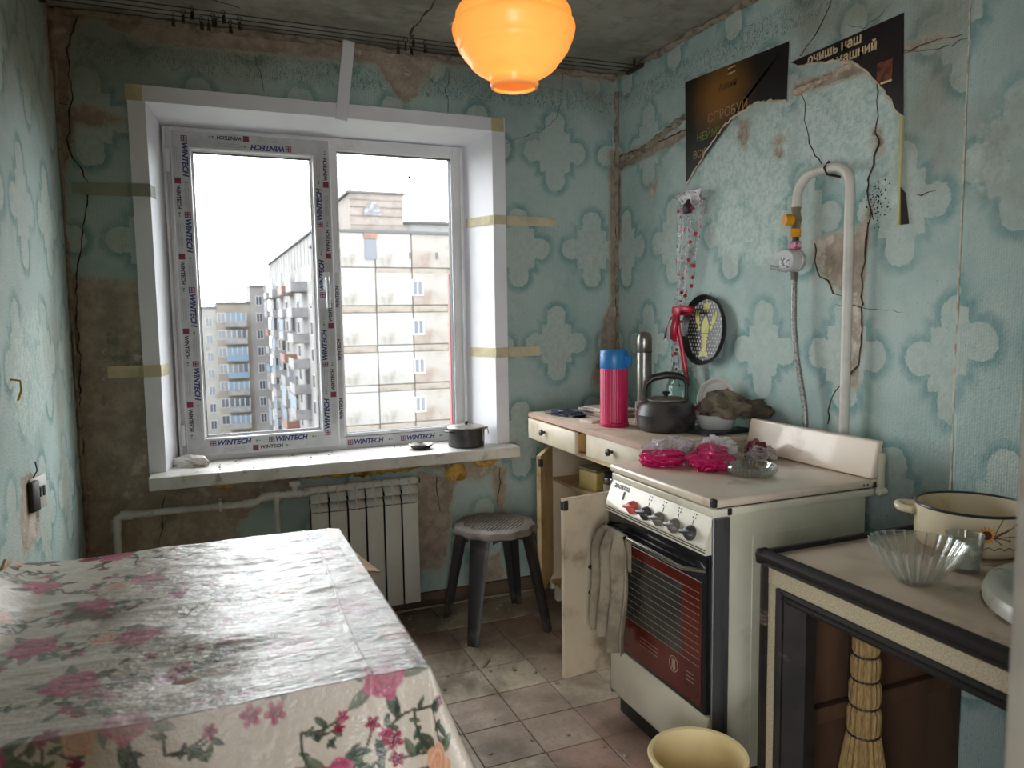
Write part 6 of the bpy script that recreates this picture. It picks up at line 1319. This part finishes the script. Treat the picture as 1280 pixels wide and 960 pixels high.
# long balcony block behind, seen along its side
LX, LY0, LY1, LZ = 11., 66., 128., 9.8
lb_ = thing('apartment_block', 'long apartment block with stacked balconies seen at a slant', 'building', (LX+6, (LY0+LY1)/2, GZ))
part(B().box(LX, LX+12, LY0, LY1, GZ, LZ), 'side_wall', pm('long_wall', C(99, 99, 99), .9, C(88, 87, 86), .2, grime=C(75, 70, 65), gscale=.4), lb_)
part(B().box(LX-.25, LX+12, LY0-.2, LY1+.2, LZ, LZ+.25), 'roof', m_roofm, lb_)
for q in range(20): part(B().box(LX-.03, LX+.02, LY0+1+q*3.1, LY0+1.08+q*3.1, LZ-2.9, LZ), 'panel_joint', m_joint, lb_)
for st_ in range(11):
    zf = LZ-3.0-2.8*(st_+1)
    for y, dpt, m_ in ((84., 1.7, m_gry2), (96., 1.5, m_gry2 if st_ % 3 else m_rst), (109., 1.5, m_gry2), (120., 1.4, m_rst if st_ == 2 else m_blu if st_ == 4 else m_gry2)):
        bal = part(B().box(LX-dpt, LX, y-2.6, y+2.6, zf, zf+.14), 'balcony', m_band, lb_)
        pq = B(); pq.box(LX-dpt-.04, LX-dpt+.04, y-2.6, y+2.6, zf+.1, zf+1.1); pq.box(LX-dpt, LX, y-2.62, y-2.56, zf+.1, zf+1.1); pq.build('parapet', m_, bal)
        if rq.random() < .75:
            for yy in (-2.56, -1.3, 0, 1.3, 2.56): B().box(LX-dpt-.03, LX-dpt+.05, y+yy-.05, y+yy+.05, zf+1.1, zf+2.66).build('glazing_post', m_wf if st_ % 2 else m_gry2, bal)
            B().box(LX-dpt+.0, LX-dpt+.03, y-2.5, y+2.5, zf+1.15, zf+2.6).build('glazing', m_pane if rq.random() < .5 else m_blu, bal)
    for y in (72., 78.5, 90., 102.5, 114.6): win_part(lb_, LX, y, zf+1.65, 1.5, 1.5, 'x')
# far block facing the window
FYb = 131.
def far_block(x0, x1, ztop, storeys, wx, wl, label, balc, m_):
    t = thing('apartment_block', label, 'building', ((x0+x1)/2, FYb+6, GZ))
    part(B().box(x0+.01, x1-.01, FYb, FYb+12, GZ, ztop), 'front_wall', m_, t); part(B().box(x0+.01, x1-.01, FYb-.15, FYb+12, ztop, ztop+.3), 'roof', m_roofm, t)
    for s in range(storeys):
        z = ztop-2.3-2.85*s
        for x in wx: win_part(t, x, FYb, z, 1.3 if wl else 1.1, 1.6, 'y')
        for x in balc:
            bl_ = part(B().box(x-1.7, x+1.7, FYb-1.2, FYb, z-1.6, z-1.45), 'balcony', m_band, t)
            B().box(x-1.7, x+1.7, FYb-1.25, FYb-1.15, z-1.5, z-.55).build('parapet', (m_blu if s in (2, 3) else m_gry2), bl_)
            B().box(x-1.6, x+1.6, FYb-1.18, FYb-1.14, z-.5, z+.75).build('glazing', m_pane if s % 2 else m_blu, bl_)
            for q in (-1.6, -.8, 0, .8, 1.6): B().box(x+q-.07, x+q+.07, FYb-1.24, FYb-1.12, z-.55, z+.85).build('glazing_post', m_wf, bl_)
m_f1 = pm('far_wall_tan', C(96, 91, 85), .95, C(87, 80, 73), .2); m_f2 = pm('far_wall_grey', C(95, 93, 93), .95, C(86, 83, 83), .2)
far_block(2.6, 8.0, 3.6, 9, (3.3,), True, 'far tan apartment block with blue balconies in the left pane', (5.6,), m_f1)
far_block(8.0, 10.9, 6.4, 10, (9.4,), False, 'taller grey stair tower joining the far tan block', (), m_f2)
far_block(-6., 2.6, 2.9, 9, (1.4, -1.5, -4), False, 'far pale block at the left edge of the left pane', (), m_pan)
